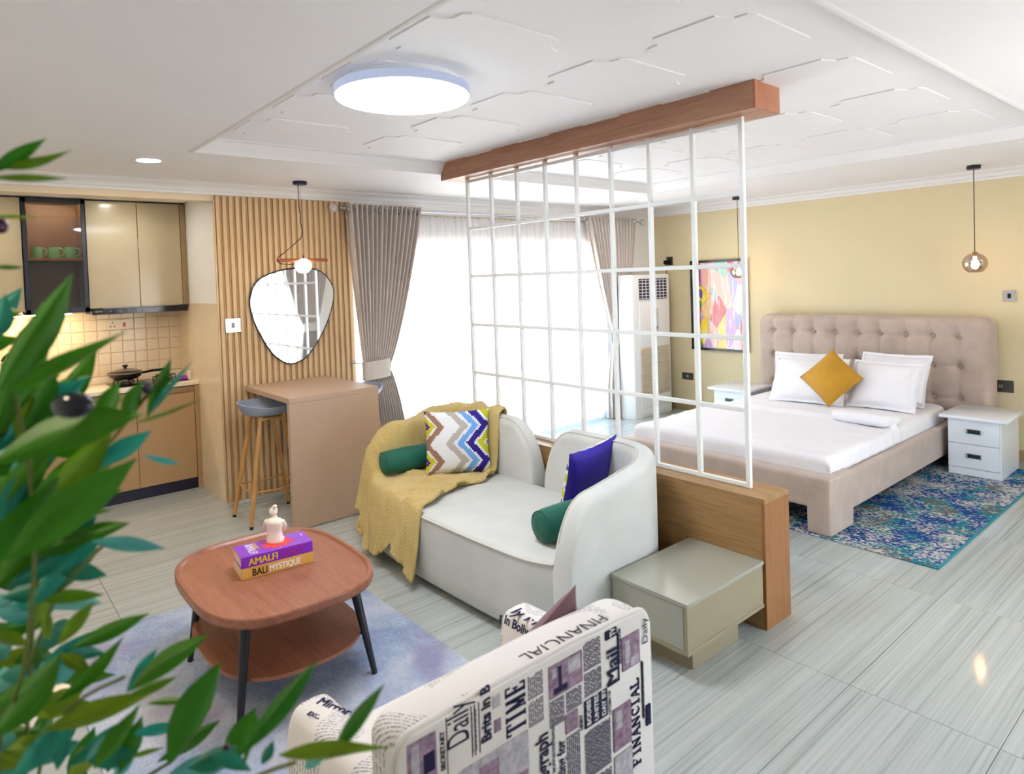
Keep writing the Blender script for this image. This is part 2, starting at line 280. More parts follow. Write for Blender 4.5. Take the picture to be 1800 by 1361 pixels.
def dup(root, delta, label=None):
    def cp(o, par):
        c = o.copy(); COL.objects.link(c); c.parent = par
        for ch in o.children: cp(ch, c)
        return c
    c = cp(root, None); c.location = root.location+Vector(delta); ORG[c.name] = c.location.copy()
    if label: c['label'] = label
    return c
def text(name, s, size, M, m, parent, ext=.0006, bold=0, align='LEFT', sx=1.0):
    cu = bpy.data.curves.new(name, 'FONT'); cu.body = s; cu.size = 1; cu.extrude = ext/size; cu.offset = 0 if 'M' in s else bold/size; cu.align_x = align; cu.resolution_u = 3
    o = bpy.data.objects.new(name+'_tmp', cu); COL.objects.link(o); dg = bpy.context.evaluated_depsgraph_get(); me = bpy.data.meshes.new_from_object(o.evaluated_get(dg)); bpy.data.objects.remove(o)
    if 'M' in s and bold:   # outlines of M do not survive an offset: thicken by shifted copies
        bm = bmesh.new()
        for k in (-1, 0, 1): me.transform(Matrix.Translation((k*bold/size*1.5, 0, .02*k*ext/size))); bm.from_mesh(me); me.transform(Matrix.Translation((-k*bold/size*1.5, 0, -.02*k*ext/size)))
        bm.to_mesh(me); bm.free()
    me.transform(Matrix.Translation(-wloc(parent)) @ M @ Matrix.Diagonal((sx*size, size, size, 1))); me.materials.clear(); me.materials.append(m); me.name = name
    q = bpy.data.objects.new(name, me); COL.objects.link(q); q.parent = parent; ORG[q.name] = wloc(parent); return q
def frame(o, ex, ey):   # matrix with origin o, text x direction ex, text y direction ey
    ex = Vector(ex).normalized(); ey = Vector(ey).normalized(); ez = ex.cross(ey)
    return Matrix.Translation(Vector(o)) @ Matrix((ex, ey, ez)).transposed().to_4x4()
def smoothpts(P, n=6, closed=True):
    out = []; N = len(P)
    for i in range(N if closed else N-1):
        p = [Vector(P[(i+k-1) % N]) if closed else Vector(P[min(max(i+k-1, 0), N-1)]) for k in range(4)]
        for j in range(n):
            t = j/n; out.append(.5*((2*p[1])+(p[2]-p[0])*t+(2*p[0]-5*p[1]+4*p[2]-p[3])*t*t+(3*p[1]-p[0]-3*p[2]+p[3])*t**3))
    if not closed: out.append(Vector(P[-1]))
    return out
def sell(a, b, n, k=48, c=(0, 0)):
    out = []
    for i in range(k):
        t = 2*PI*i/k; ct, st = math.cos(t), math.sin(t); out.append((c[0]+a*math.copysign(abs(ct)**(2/n), ct), c[1]+b*math.copysign(abs(st)**(2/n), st)))
    return out
def ray(u, v): return RGT*((u-CX)/FPX)-UPV*((v-CY)/FPX)+FWD

# ------------------------------------------------------------------ room shell
XW, YW, ZS, ZT = 7.35, 5.72, 2.65, 2.735
XL, YF = -1.3, -1.2
KX, KY, KZ = 1.775, 7.02, 2.60       # kitchen recess: right side, back, ceiling
fl = struct('floor', B().box(XL-.1, XW+.1, YF-.1, KY+.1, -.12, -.006), m_grout)
tp, tw = 1.12, .54
tilemesh = None
i = 0
x = 2.9-4*tp
while x < XW:
    y = 1.253-5*tw
    while y < KY:
        x0, x1, y0, y1 = max(x, XL), min(x+tp, XW), max(y, YF), min(y+tw, KY)
        if x1-x0 > .02 and y1-y0 > .02 and not (x0 > KX and y0 > YW):
            if x1-x0 > tp-.001 and y1-y0 > tw-.001:
                if tilemesh is None: tilemesh = mesh('tile', B().rbox(0, tp-.0022, 0, tw-.0022, -.006, 0, .0012, 1), m_floor, Vector((0, 0, 0)))
                me = tilemesh
            else: me = mesh('tile', B().box(0, x1-x0-.0022, 0, y1-y0-.0022, -.006, 0), m_floor, Vector((0, 0, 0)))
            o = bpy.data.objects.new('tile', me); COL.objects.link(o); o.parent = fl; o.location = (x0, y0, 0)
        y += tw
    x += tp

TX0, TX1, TY0, TY1 = 1.2, 5.68, .99, 4.42
b = B()
b.box(XL-.1, TX0, YF-.1, YW, ZS, ZS+.3).box(TX1, XW+.1, YF-.1, YW+.1, ZS, ZS+.3).box(TX0, TX1, YF-.1, TY0, ZS, ZS+.3).box(TX0, TX1, TY1, YW+.1, ZS, ZS+.3)
b.box(TX0, TX1, TY0, TY1, ZT, ZS+.3)
ce = struct('ceiling', b, m_ceil, smooth=0)
pan = []
def notch(a, bb, ca, cb):   # panel with notched corners
    q = []
    for sx, sy in ((1, 1), (-1, 1), (-1, -1), (1, -1)):
        pts = [(a, cb), (ca+.055, cb+.005), (ca+.005, bb-.07), (ca, bb-.02), (ca-.03, bb)]
        if sx*sy < 0: pts = pts[::-1]
        q += [(sx*p[0], sy*p[1]) for p in pts]
    return q
pm = None
for ix in range(5):
    for iy in range(6):
        cx, cy = 1.655+.84*ix, 1.335+.6*iy-.42
        if not (TY0+.02 < cy-.25 and cy+.25 < TY1-.02): continue
        if pm is None: pm = mesh('ceiling_panel', B().prism(notch(.315, .245, .235, .14), -.006, 0), m_ceil, Vector((0, 0, 0)), 0)
        o = bpy.data.objects.new('ceiling_panel', pm); COL.objects.link(o); o.parent = ce; o.location = (cx, cy, ZT)
def moulding(name, prof, path, closed=False):   # prof: (out, z); path of (x, y, nx, ny) with outward normal mitre vectors
    b = B(); n = len(prof)
    for (x, y, nx, ny) in path: b.v += [(x+nx*o, y+ny*o, z) for o, z in prof]
    k = len(path)
    for i in range(k if closed else k-1):
        for j in range(n-1): a = i*n+j; c = ((i+1) % k)*n+j; b.f.append((a, c, c+1, a+1))
    return b
crown = [(0, 2.563), (.012, 2.563), (.016, 2.585), (.03, 2.59), (.036, 2.606), (.06, 2.626), (.085, 2.632), (.09, 2.642), (.11, 2.644), (.11, 2.652)]
struct('trim_1', moulding('t', crown, [(1.70, YW, 0, -1), (XW, YW, -1, -1), (XW, YF, -1, 1), (XL, YF, 1, 1), (XL, YW, 1, -1), (1.70, YW, 0, -1)]), m_crown)
cove = [(-.02, ZS+.0), (-.012, ZS-.004), (.008, ZS-.004), (.014, ZS+.012), (.03, ZS+.03), (.05, ZS+.06), (.055, ZT-.012), (.075, ZT-.008), (.075, ZT)]
struct('trim_2', moulding('t', cove, [(TX0, TY0, 1, 1), (TX1, TY0, -1, 1), (TX1, TY1, -1, -1), (TX0, TY1, 1, -1)], True), m_crown)
# window wall
WX0, WX1, WZ0, WZ1 = 2.93, 6.36, .06, 2.16
b = B().box(KX, WX0, YW, YW+.2, 0, ZS).box(WX1, XW+.1, YW, YW+.2, 0, ZS).box(WX0, WX1, YW, YW+.2, WZ1, ZS).box(WX0, WX1, YW, YW+.2, 0, WZ0)
struct('wall_back', b, m_white, smooth=0)
struct('wall_right', B().box(XW, XW+.15, YF, YW, 0, ZS), m_yellow, smooth=0)
struct('wall_left', B().box(XL-.15, XL, YF, KY, 0, ZS), m_white, smooth=0)
FX0, FX1 = 2.7, 5.5
b = B().box(XL-.15, FX0, YF-.2, YF, 0, ZS).box(FX1, XW+.15, YF-.2, YF, 0, ZS).box(FX0, FX1, YF-.2, YF, WZ1, ZS).box(FX0, FX1, YF-.2, YF, 0, WZ0)
struct('wall_front', b, m_white, smooth=0)
# kitchen recess
struct('wall_kitchen_side', B().box(KX-.05, KX+.01, YW+.003, KY, 1.675, KZ), m_white, smooth=0); struct('wall_kitchen_side_lower', B().box(KX-.055, KX+.01, YW+.003, KY, 0, 1.675), m_tile, smooth=0)
struct('wall_kitchen_back', B().box(XL-.15, KX+.15, KY, KY+.15, 0, KZ+.1), m_cream, smooth=0)
struct('wall_kitchen_header', B().box(XL-.1, KX-.06, YW+.005, YW+.16, 2.515, ZS+.02), m_cream, smooth=0)
struct('ceiling_kitchen', B().box(XL-.1, KX+.1, YW+.165, KY, KZ, KZ+.1), m_ceil, smooth=0)
struct('baseboard_right', B().rbox(XW-.014, XW, YF, YW, 0, .1, .003), plain('beige_skirting', rgb(170, 150, 110), .4))
def window(name, x0, x1, y, sgn):
    w = struct(name, B().box(x0, x1, y-.035, y+.035, WZ0, WZ0+.06).box(x0, x1, y-.035, y+.035, WZ1-.06, WZ1).box(x0, x0+.06, y-.035, y+.035, WZ0, WZ1).box(x1-.06, x1, y-.035, y+.035, WZ0, WZ1), m_frame)
    n = 4; wd = (x1-x0-.12)/n
    for k in range(1, n): part('mullion', B().box(x0+.06+k*wd-.025, x0+.06+k*wd+.025, y-.03, y+.03, WZ0+.06, WZ1-.06), m_frame, w)
    for k in range(n): part('pane', B().box(x0+.06+k*wd+.03, x0+.06+(k+1)*wd-.03, y-.004, y+.004, WZ0+.06, WZ1-.06), m_pane, w)
window('window_1', WX0, WX1, YW+.14, 1); window('window_2', FX0, FX1, YF-.14, -1)

# ------------------------------------------------------------------ slat panel
sp = thing('slat_panel', 'vertical oak slat wall panel behind the mirror', 'wall panel', (2.3, YW, 0))
part('backing', B().box(1.70, 2.905, YW-.006, YW-.0005, .03, 2.56), m_slatback, sp)
part('end_board', B().rbox(1.688, 1.70, YW-.022, YW-.0005, .03, 2.52, .002), m_slat, sp)
sl = B().rbox(-.0155, .0155, YW-.024, YW-.006, .03, 2.56, .002, 1); sm = mesh('slat', sl, m_slat, Vector((0, 0, 0)))
st2 = mesh('groove_bead', B().rbox(-.0035, .0035, YW-.014, YW-.006, .03, 2.56, .002, 1), m_slat, Vector((0, 0, 0)))
n = 23; pit = 1.205/n
for k in range(n):
    o = bpy.data.objects.new('slat', sm); COL.objects.link(o); o.parent = sp; o.location = (1.70+pit*(k+.42)-2.3, -YW, 0)
    o = bpy.data.objects.new('groove_bead', st2); COL.objects.link(o); o.parent = sp; o.location = (1.70+pit*(k+.90)-2.3, -YW, 0)
# mirror
mo = [(2.364, 1.955), (2.20, 1.935), (2.02, 1.86), (1.945, 1.72), (1.955, 1.56), (2.03, 1.37), (2.12, 1.22), (2.22, 1.14), (2.30, 1.128), (2.41, 1.17), (2.53, 1.31), (2.63, 1.49), (2.69, 1.68), (2.68, 1.80), (2.60, 1.905), (2.49, 1.95)]
P = [(p.x, p.y) for p in smoothpts([(a, c, 0) for a, c in mo], 5)]
mi = thing('wall_mirror', 'rounded pebble shaped mirror with thin black rim on slat panel', 'mirror', (2.32, YW-.026, 1.13))
part('glass', B().prism(P, YW-.044, YW-.026, 'Y'), m_mirror, mi, 30)
part('rim', B().tube([(a, YW-.04, c) for a, c in P+P[:2]], .007, 6, False), m_blackmetal, mi)
def plate(name, c, w, h, axis, m, label, cat, kind):
    d = -1; t = thing(name, label, cat, c)
    def bx(u0, u1, z0, z1, d0, d1):
        if axis == 'Y': return B().rbox(c[0]+u0, c[0]+u1, c[1]-d1, c[1]-d0, c[2]+z0, c[2]+z1, .002, 1)
        return B().rbox(c[0]-d1, c[0]-d0, c[1]+u0, c[1]+u1, c[2]+z0, c[2]+z1, .002, 1)
    part('plate', bx(-w/2, w/2, -h/2, h/2, 0, .009), m, t)
    if kind == 'switch': part('rocker', bx(-.013, .013, -.022, .022, .008, .014), m_black, t)
    else:
        for s in (-1, 1):
            for du, dz in ((0, .018), (-.011, -.008), (.011, -.008)): part('pin_hole', bx(s*w*.27+du-.004, s*w*.27+du+.004, dz-.006, dz+.006, .008, .0105), m_blk, t)
        for s in (-1, 1): part('rocker', bx(s*.009-.007, s*.009+.007, -.016, .016, .008, .013), m_chrome if m is m_nickel else m_blk, t)
    return t
plate('light_switch', (1.80, YW-.025, 1.492), .12, .115, 'Y', m_chrome, 'square chrome light switch on the slat panel', 'switch', 'switch')
plate('wall_socket', (XW, 1.765, .666), .20, .11, 'X', m_nickel, 'grey double socket beside the headboard above the nearer nightstand', 'socket', 'socket')
plate('wall_socket', (XW, 5.16, .452), .17, .09, 'X', m_nickel, 'double socket low on yellow wall beside the air conditioner', 'socket', 'socket')
plate('light_switch', (XW, 1.69, 1.494), .10, .10, 'X', m_chrome, 'chrome light switch on yellow wall beneath the amber pendant', 'switch', 'switch')
t = thing('power_isolator', 'small dark isolator with hanging wire above the air conditioner', 'socket', (XW, 5.40, 1.964))
part('plate', B().rbox(XW-.012, XW, 5.345, 5.445, 1.91, 2.02, .002, 1), m_nickel, t); part('plug', B().rbox(XW-.06, XW-.012, 5.39, 5.46, 1.92, 1.975, .008), m_black, t)
part('wire', B().tube([(XW-.05, 5.42, 1.925), (XW-.04, 5.42, 1.88), (XW-.02, 5.44, 1.83), (XW-.02, 5.44, 1.5)], .004, 6), m_black, t)

# ------------------------------------------------------------------ room divider
dv = thing('room_divider', 'white steel grid divider on an oak plinth below a ceiling beam', 'divider', (3.17, 3.0, 0))
b = B().box(3.05, 3.29, 1.73, 4.42, .0, .636); part('plinth', b, m_oak, dv); part('plinth_top', B().rbox(3.05, 3.292, 1.712, 4.42, .636, .662, .001, 1), m_oak, dv)
part('plinth_end', B().rbox(3.05, 3.292, 1.711, 1.73, .0, .636, .001, 1), m_oakend, dv)
bo = [(TY1-.0, 2.597), (TY1-.0, 2.69), (TY1-.05, ZT), (1.722, ZT), (1.722, 2.597)]
part('beam', B().prism([(y, z) for y, z in bo], 3.05, 3.29, 'X'), m_beam, dv); part('beam_end', B().rbox(3.05, 3.29, 1.712, 1.722, 2.597, ZT, .001, 1), m_beamend, dv)
gx, gs = 3.172, .0125
gy = [1.8625+.2962*k for k in range(9)]; gz = [.674, 1.071, 1.449, 1.83, 2.204, 2.572]
for k, y in enumerate(gy): part('upright', B().rbox(gx-gs, gx+gs, y-gs, y+gs, .6615, 2.598, .002, 1), m_whitemetal, dv)
for z in gz:
    part('crossbar', B().rbox(gx-gs+.001, gx+gs-.001, gy[0], gy[-1], z-.0115, z+.0115, .002, 1), m_whitemetal, dv)

# ------------------------------------------------------------------ breakfast bar + stools
t = thing('breakfast_bar', 'taupe laminate breakfast bar standing under the mirror', 'bar table', (2.235, 5.2, 0))
part('top', B().rbox(1.872, 2.60, 4.75, YW-.026, .94, .98, .002, 1), m_taupe, t); part('panel', B().rbox(1.872, 2.60, 4.752, 4.80, .004, .94, .002, 1), m_taupe, t)
def stool(cx, cy, label):
    t = thing('bar_stool', label, 'stool', (cx, cy, 0), 'stools at the breakfast bar')
    def seat(u, v):
        a = 2*PI*u; sx = math.cos(a)
        prof = [(.0, .80), (.10, .803), (.165, .822), (.195, .86), (.213, .905), (.207, .907), (.188, .865), (.155, .833), (.09, .818), (0, .816)]
        i = v*(len(prof)-1); j = min(int(i), len(prof)-2); f = i-j; r = prof[j][0]*(1-f)+prof[j+1][0]*f; z = prof[j][1]*(1-f)+prof[j+1][1]*f
        k = max(0, (z-.82)/.09)*(.012*math.cos(2*a)+.012*math.sin(a))
        return (cx+r*math.cos(a)*1.02, cy+r*math.sin(a)*.98, z+k)
    part('seat', B().grid(seat, 36, 18, True), m_seat, t, 60)
    sgn = [(-1, -1), (-1, 1), (1, 1), (1, -1)]
    for sx, sy in sgn: part('leg', B().tube(smoothpts([(cx+sx*.03, cy+sy*.09, .793), (cx+sx*.07, cy+sy*.10, .782), (cx+sx*.092, cy+sy*.105, .75), (cx+sx*.215, cy+sy*.19, .02)], 4, False), [.014]*9+[.016, .017, .017, .015], 10), m_beech, t)
    for sx, sy in sgn: part('foot_pad', B().lathe([(.0, .0), (.014, .0), (.015, .022), (0, .022)], (cx+sx*.216, cy+sy*.191, 0), 10), m_black, t)
    part('seat_frame', B().rbox(cx-.07, cx+.07, cy-.115, cy-.09, .783, .801, .004).rbox(cx-.07, cx+.07, cy+.09, cy+.115, .783, .801, .004), m_beech, t)
    zz = .26; q = .215-(.123*(zz-.02)/.73); r = .19-(.085*(zz-.02)/.73)
    for (ax, ay), (bx_, by_) in zip(sgn, sgn[1:]+sgn[:1]): part('footrest', B().tube([(cx+ax*q, cy+ay*r, zz), (cx+(ax+bx_)/2*q*1.05, cy+(ay+by_)/2*r*1.05, zz-.012), (cx+bx_*q, cy+by_*r, zz)], .0065, 8), m_beech, t)
    return t
stool(1.875, 5.225, 'pale grey bar stool with beech legs tucked under the bar on the kitchen side'); stool(2.705, 5.30, 'pale grey bar stool on the curtain side of the bar, mostly hidden')

for kx, lb in ((.15, 'kitchen ceiling downlight nearest the fridge'), (1.15, 'kitchen ceiling downlight on the hob side')):
    t = thing('kitchen_downlight', lb, 'downlight', (kx, 6.25, KZ), 'kitchen downlights')
    part('bezel', B().lathe([(.05, KZ), (.052, KZ-.006), (.064, KZ-.004), (.066, KZ)], (kx, 6.25, 0), 28), m_whitemetal, t); part('lens', B().lathe([(0, KZ-.004), (.05, KZ-.004), (.051, KZ)], (kx, 6.25, 0), 28), m_downk, t)
# bar pendant
t = thing('bar_pendant', 'opal globe pendant on a wooden bar with trailing black cord', 'pendant lamp', (2.24, 5.26, 1.9))
part('canopy', B().lathe([(0, 2.622), (.052, 2.622), (.056, 2.626), (.056, 2.648), (0, 2.65)], (2.24, 5.26, 0), 28), plain('navy_canopy', rgb(24, 20, 70), .4), t)
part('suspension_wire', B().tube([(2.245, 5.26, 2.62), (2.245, 5.26, 2.03)], .0012, 5), m_steel, t)
cp = smoothpts([(2.222, 5.26, 2.622), (2.226, 5.262, 2.55), (2.223, 5.26, 2.46), (2.232, 5.262, 2.38), (2.232, 5.262, 2.32), (2.245, 5.262, 2.26), (2.235, 5.26, 2.20), (2.17, 5.25, 2.14), (2.09, 5.25, 2.075), (2.035, 5.252, 2.035), (2.025, 5.256, 2.01), (2.05, 5.26, 1.985), (2.12, 5.26, 1.975), (2.19, 5.26, 1.98)], 5, False)
part('cord', B().tube(cp, .0035, 6), m_black, t)
part('wooden_bar', B().rbox(2.03, 2.455, 5.248, 5.272, 1.995, 2.022, .011, 3), wood('pendant_walnut', rgb(130, 66, 34), rgb(176, 98, 58), 'X', 1, .4), t)
part('bolt', B().lathe([(0, 2.05), (.005, 2.05), (.005, 2.02), (0, 2.02)], (2.245, 5.26, 0), 8), m_black, t)
part('globe', B().lathe([(0, 1.902)]+[(.066*math.cos(a), 1.962+.06*math.sin(a)) for a in [(-.5+k/14)*PI for k in range(1, 14)]]+[(0, 2.02)], (2.24, 5.26, 0), 28), m_globe, t)

# ------------------------------------------------------------------ curtains
def curtain(name, x0t, x1t, xc0, xc1, xb0, xb1, y, ztie, label, folds=15, ztop=2.53, tie=True, yd=1):
    t = thing(name, label, 'curtain', ((xc0+xc1)/2, y, 0), 'taupe eyelet curtains')
    def f(u, v):
        z = ztop*(1-v)+.012*v; zt = ztie
        if z > zt:
            k = (z-zt)/(ztop-zt); e = k**.75; a = xc0*(1-e)+x0t*e; c = xc1*(1-e)+x1t*e; am = .016+.03*min(1, k*1.3)
        else:
            k = (zt-z)/zt; e = min(1, k*1.6)**.6; a = xc0*(1-e)+xb0*e; c = xc1*(1-e)+xb1*e; am = .016+.03*min(1, k*1.5)
        ph = folds*2*PI*u; uu = u+.006*math.sin(ph*2+1)
        if z < zt+.02 and tie: am *= 1
        w = math.sin(ph)+.25*math.sin(2*ph+3*v)+.12*math.sin(.37*ph+5*v)
        return (a+(c-a)*uu+.004*math.sin(ph+4*v), y+am*w*yd, z)
    part('cloth', B().grid(f, folds*10, 44), m_curt, t, 180)
    if tie:
        c, h = (xc0+xc1)/2, (xc1-xc0)/2+.02
        part('tieback', B().grid(lambda u, v: (c+h*math.copysign(abs(math.cos(2*PI*u))**.7, math.cos(2*PI*u)), y+.065*math.sin(2*PI*u), ztie-.085+.17*v+.012*math.cos(2*PI*u)), 32, 4, True), m_curt, t, 180)
    for k in range(0, folds, 2):
        xx = x0t+(x1t-x0t)*(k+.25)/folds
        part('eyelet', B().tube([(xx, y+.030*math.cos(a), ztop-.045+.030*math.sin(a)) for a in [2*PI*i/14 for i in range(15)]], .006, 5, False), m_chrome, t)
    return t
curtain('drape', 2.80, 3.60, 2.93, 3.17, 2.91, 3.33, 5.585, 1.0, 'taupe curtain tied back beside the breakfast bar')
curtain('drape', 5.95, 6.88, 6.43, 6.61, 6.27, 6.70, 5.585, 1.02, 'taupe curtain tied back beside the air conditioner')
curtain('drape', 4.75, 5.85, 5.25, 5.5, 5.15, 5.6, YF+.13, 1.0, 'taupe curtain of the second window, seen reflected in the mirror', yd=-1)
t = thing('curtain_rod', 'steel curtain rod with crystal ball finials above the window', 'curtain rod', (4.7, 5.585, 2.48))
part('rod', B().tube([(2.74, 5.585, 2.487), (6.98, 5.585, 2.487)], .012, 10), m_chrome, t)
mcry = plain('crystal_finial', rgb(205, 200, 196), .1, .3, bump=.6, bscale=90)
for xx, d in ((2.68, -1), (7.03, 1)):
    part('finial', B().lathe([(0, -.04)]+[(.04*math.cos(a), .04*math.sin(a)) for a in [(-.5+k/8)*PI for k in range(1, 8)]]+[(0, .04)], (xx, 5.585, 2.487), 12, 'X'), mcry, t)
for xx in (2.80, 4.72, 6.93): part('bracket', B().rbox(xx-.01, xx+.01, 5.585, YW-.002, 2.48, 2.495, .003), m_chrome, t)
part('sheer_rod', B().tube([(2.85, 5.665, 2.46), (6.5, 5.665, 2.46)], .009, 8), plain('sheer_rod_gold', rgb(196, 180, 140), .35, .5), t)
t = thing('tieback_hook', 'small chrome tieback hook on wall edge beside the bar', 'hook', (2.85, YW, 1.07))
part('stem', B().tube([(2.845, YW-.01, 1.07), (2.86, 5.62, 1.07), (2.93, 5.60, 1.055)], .006, 8), m_chrome, t); part('knob', B().lathe([(0, -.016), (.016, -.008), (.018, 0), (.016, .008), (0, .016)], (2.845, 5.665, 1.075), 12, 'Y'), m_chrome, t)
def sheer(name, x0, x1, y, z0, z1, label, folds=46):
    def f(u, v):
        z = z1*(1-v)+z0*v; ph = folds*2*PI*u
        return (x0+(x1-x0)*(u+.004*math.sin(ph*1.7+1)), y+(.010+.012*v)*(math.sin(ph)+.4*math.sin(.43*ph+2*v)), z)
    return solo(name, B().grid(f, folds*8, 14), m_sheer, ((x0+x1)/2, y, z0), label, 'sheer curtain', smooth=180)
sheer('sheer_curtain', 2.87, 6.42, 5.655, .02, 2.46, 'white translucent voile across the bright window'); sheer('sheer_curtain', 2.6, 5.65, YF+.05, .02, 2.46, 'white voile on the second window, reflected in the mirror', 36)

# ------------------------------------------------------------------ air conditioner
t = thing('air_conditioner', 'white floor standing air conditioner tower in the corner', 'air conditioner', (6.84, 5.45, 0))
ao = [(6.43, 5.515), (6.43, 5.40), (6.475, 5.325), (6.55, 5.30), (7.14, 5.30), (7.20, 5.315), (7.225, 5.36), (7.225, 5.515)]
part('body', B().prism([(a, c) for a, c in ao], 0, 1.785), m_acw, t); part('top_cap', B().prism([(6.84+(a-6.84)*.985, 5.41+(c-5.41)*.985) for a, c in ao], 1.785, 1.797), m_acw, t)
part('outlet', B().rbox(6.57, 7.13, 5.297, 5.301, 1.48, 1.745, .001, 1), plain('ac_dark', rgb(30, 34, 70), .3), t)
for k in range(7): part('louvre', B().rbox(6.57, 7.13, 5.285, 5.305, 1.492+.038*k, 1.500+.038*k, .002, 1), m_acw, t)
for k in range(7): part('vane', B().rbox(6.63+.07*k, 6.636+.07*k, 5.289, 5.304, 1.485, 1.74, .001, 1), m_acw, t)
part('front_panel', B().rbox(6.56, 7.16, 5.288, 5.30, .92, 1.455, .004), m_acw, t)
part('display', B().rbox(6.84, 6.93, 5.284, 5.289, 1.07, 1.36, .002, 1), plain('ac_display', rgb(206, 208, 208), .25), t); part('display_window', B().rbox(6.865, 6.905, 5.2825, 5.2845, 1.10, 1.13, .001, 1), m_black, t)
mint = plain('intake_beige', rgb(202, 190, 168), .5); part('intake', B().rbox(6.57, 7.15, 5.29, 5.30, .27, .88, .003), mint, t)
for k in range(17): part('intake_slat', B().rbox(6.58, 7.14, 5.284, 5.291, .285+.035*k, .305+.035*k, .002, 1), mint, t)
part('base_panel', B().rbox(6.56, 7.16, 5.288, 5.30, .13, .245, .004), m_acw, t); part('base_panel', B().rbox(6.56, 7.16, 5.288, 5.30, .02, .115, .004), m_acw, t)

# ------------------------------------------------------------------ artwork
t = thing('framed_artwork', 'abstract colourful shard painting in a black frame on yellow wall', 'painting', (XW-.02, 4.66, 1.38))
y0, y1, z0, z1 = 4.27, 5.06, .815, 1.95
part('canvas', B().box(XW-.026, XW-.004, y0+.02, y1-.02, z0+.02, z1-.02), m_art, t)
part('frame', B().rbox(XW-.04, XW-.002, y0, y1, z0, z0+.03, .002, 1).rbox(XW-.04, XW-.002, y0, y1, z1-.03, z1, .002, 1).rbox(XW-.04, XW-.002, y0, y0+.03, z0, z1, .002, 1).rbox(XW-.04, XW-.002, y1-.03, y1, z0, z1, .002, 1), m_black, t)

# ------------------------------------------------------------------ amber pendants
def pendant(x, y, label):
    t = thing('glass_pendant', label, 'pendant lamp', (x, y, 1.72), 'amber glass bedside pendants')
    part('canopy', B().lathe([(0, 2.616), (.05, 2.616), (.053, 2.62), (.053, 2.648), (0, 2.65)], (x, y, 0), 28), m_blackmetal, t)
    part('cord', B().tube([(x, y, 2.616), (x, y, 1.895)], .0035, 6), m_black, t)
    prof = [(.055, 1.718)]+[(.095*math.cos(a), 1.80+.09*math.sin(a)) for a in [(-.34+k*.80/16)*PI for k in range(17)]]
    part('shade', B().lathe(prof[1:]+[(.012, 1.893)], (x, y, 0), 40), m_amber, t, 60)
    part('cap', B().lathe([(0, 1.90), (.017, 1.90), (.02, 1.888), (.016, 1.86), (.0, 1.858)], (x, y, 0), 16), plain('brass_cap', rgb(170, 140, 90), .3, .8), t)
    part('bulb', B().lathe([(0, 1.75), (.02, 1.757), (.028, 1.78), (.022, 1.81), (.012, 1.835), (.012, 1.86), (0, 1.86)], (x, y, 0), 16), m_bulb, t)
pendant(6.85, 1.82, 'amber glass ball pendant hanging over the nearer nightstand'); pendant(6.94, 4.145, 'amber glass ball pendant in front of the artwork')
# ceiling lights
t = thing('ceiling_light', 'large round flush LED ceiling lamp glowing cool white', 'ceiling lamp', (1.66, 2.69, 2.645))
part('base', B().lathe([(0, ZT), (.27, ZT), (.28, ZT-.03), (.28, ZT-.035), (0, ZT-.035)], (1.66, 2.69, 0), 48), m_whitemetal, t)
part('rim', B().lathe([(.296, 2.665), (.309, 2.66), (.312, 2.675), (.308, 2.70), (.285, 2.705)], (1.66, 2.69, 0), 64), emis('led_rim_glow', (.66, .74, 1, 1), .38), t, 60)
part('diffuser', B().lathe([(.309, 2.664), (.304, 2.654), (.28, 2.648), (.15, 2.646), (0, 2.645)][::-1], (1.66, 2.69, 0), 64), m_led, t, 60)
def downlight(x, y, label, m=m_downw):
    t = thing('downlight', label, 'downlight', (x, y, ZS), 'recessed ceiling downlights')
    part('bezel', B().lathe([(.068, ZS), (.07, ZS-.006), (.082, ZS-.004), (.084, ZS)], (x, y, 0), 32), m_whitemetal, t); part('lens', B().lathe([(0, ZS-.004), (.068, ZS-.004), (.069, ZS)], (x, y, 0), 32), m, t)
downlight(1.045, 4.83, 'round recessed downlight in ceiling before the kitchen'); downlight(.0, 3.3, 'unseen fill downlight added in the ceiling over the left side'); downlight(-.5, 1.2, 'unseen fill downlight added in the ceiling behind the plant'); downlight(6.6, .2, 'unseen fill downlight added in the ceiling near the rear window', m_down); downlight(6.08, 4.77, 'round recessed downlight seen through the divider grid', m_down)  # left-side, plant and rear-window fittings are unseen, added to brighten the room

# ------------------------------------------------------------------ kitchen
CF = 6.46
t = thing('base_cabinet', 'tan double door base cabinet under the cream worktop', 'cabinet', (1.1, 6.72, 0))
part('carcass', B().box(.47, 1.722, CF+.02, KY-.002, .09, .925), m_cab2, t)
part('door', B().rbox(.475, 1.208, CF, CF+.02, .10, .875, .0015, 1), m_cab2, t); part('door', B().rbox(1.212, 1.675, CF, CF+.02, .10, .875, .0015, 1), m_cab2, t)
part('handle_rail', B().rbox(.475, 1.64, CF+.005, CF+.03, .885, .93, .001, 1), m_cabdark, t); part('end_filler', B().rbox(1.68, 1.722, CF-.002, CF+.02, .0, .935, .001, 1), m_cab2, t)
part('kick_board', B().box(.47, 1.68, CF+.015, CF+.03, .0, .095), m_kick, t)
t = thing('worktop', 'cream stone kitchen worktop with low upstand', 'worktop', (1.1, 6.72, .935)); part('slab', B().rbox(.465, 1.724, CF-.015, KY-.002, .94, .975, .003), m_stone, t); part('upstand', B().rbox(.465, 1.724, KY-.06, KY-.004, .975, 1.04, .003), m_stone, t)
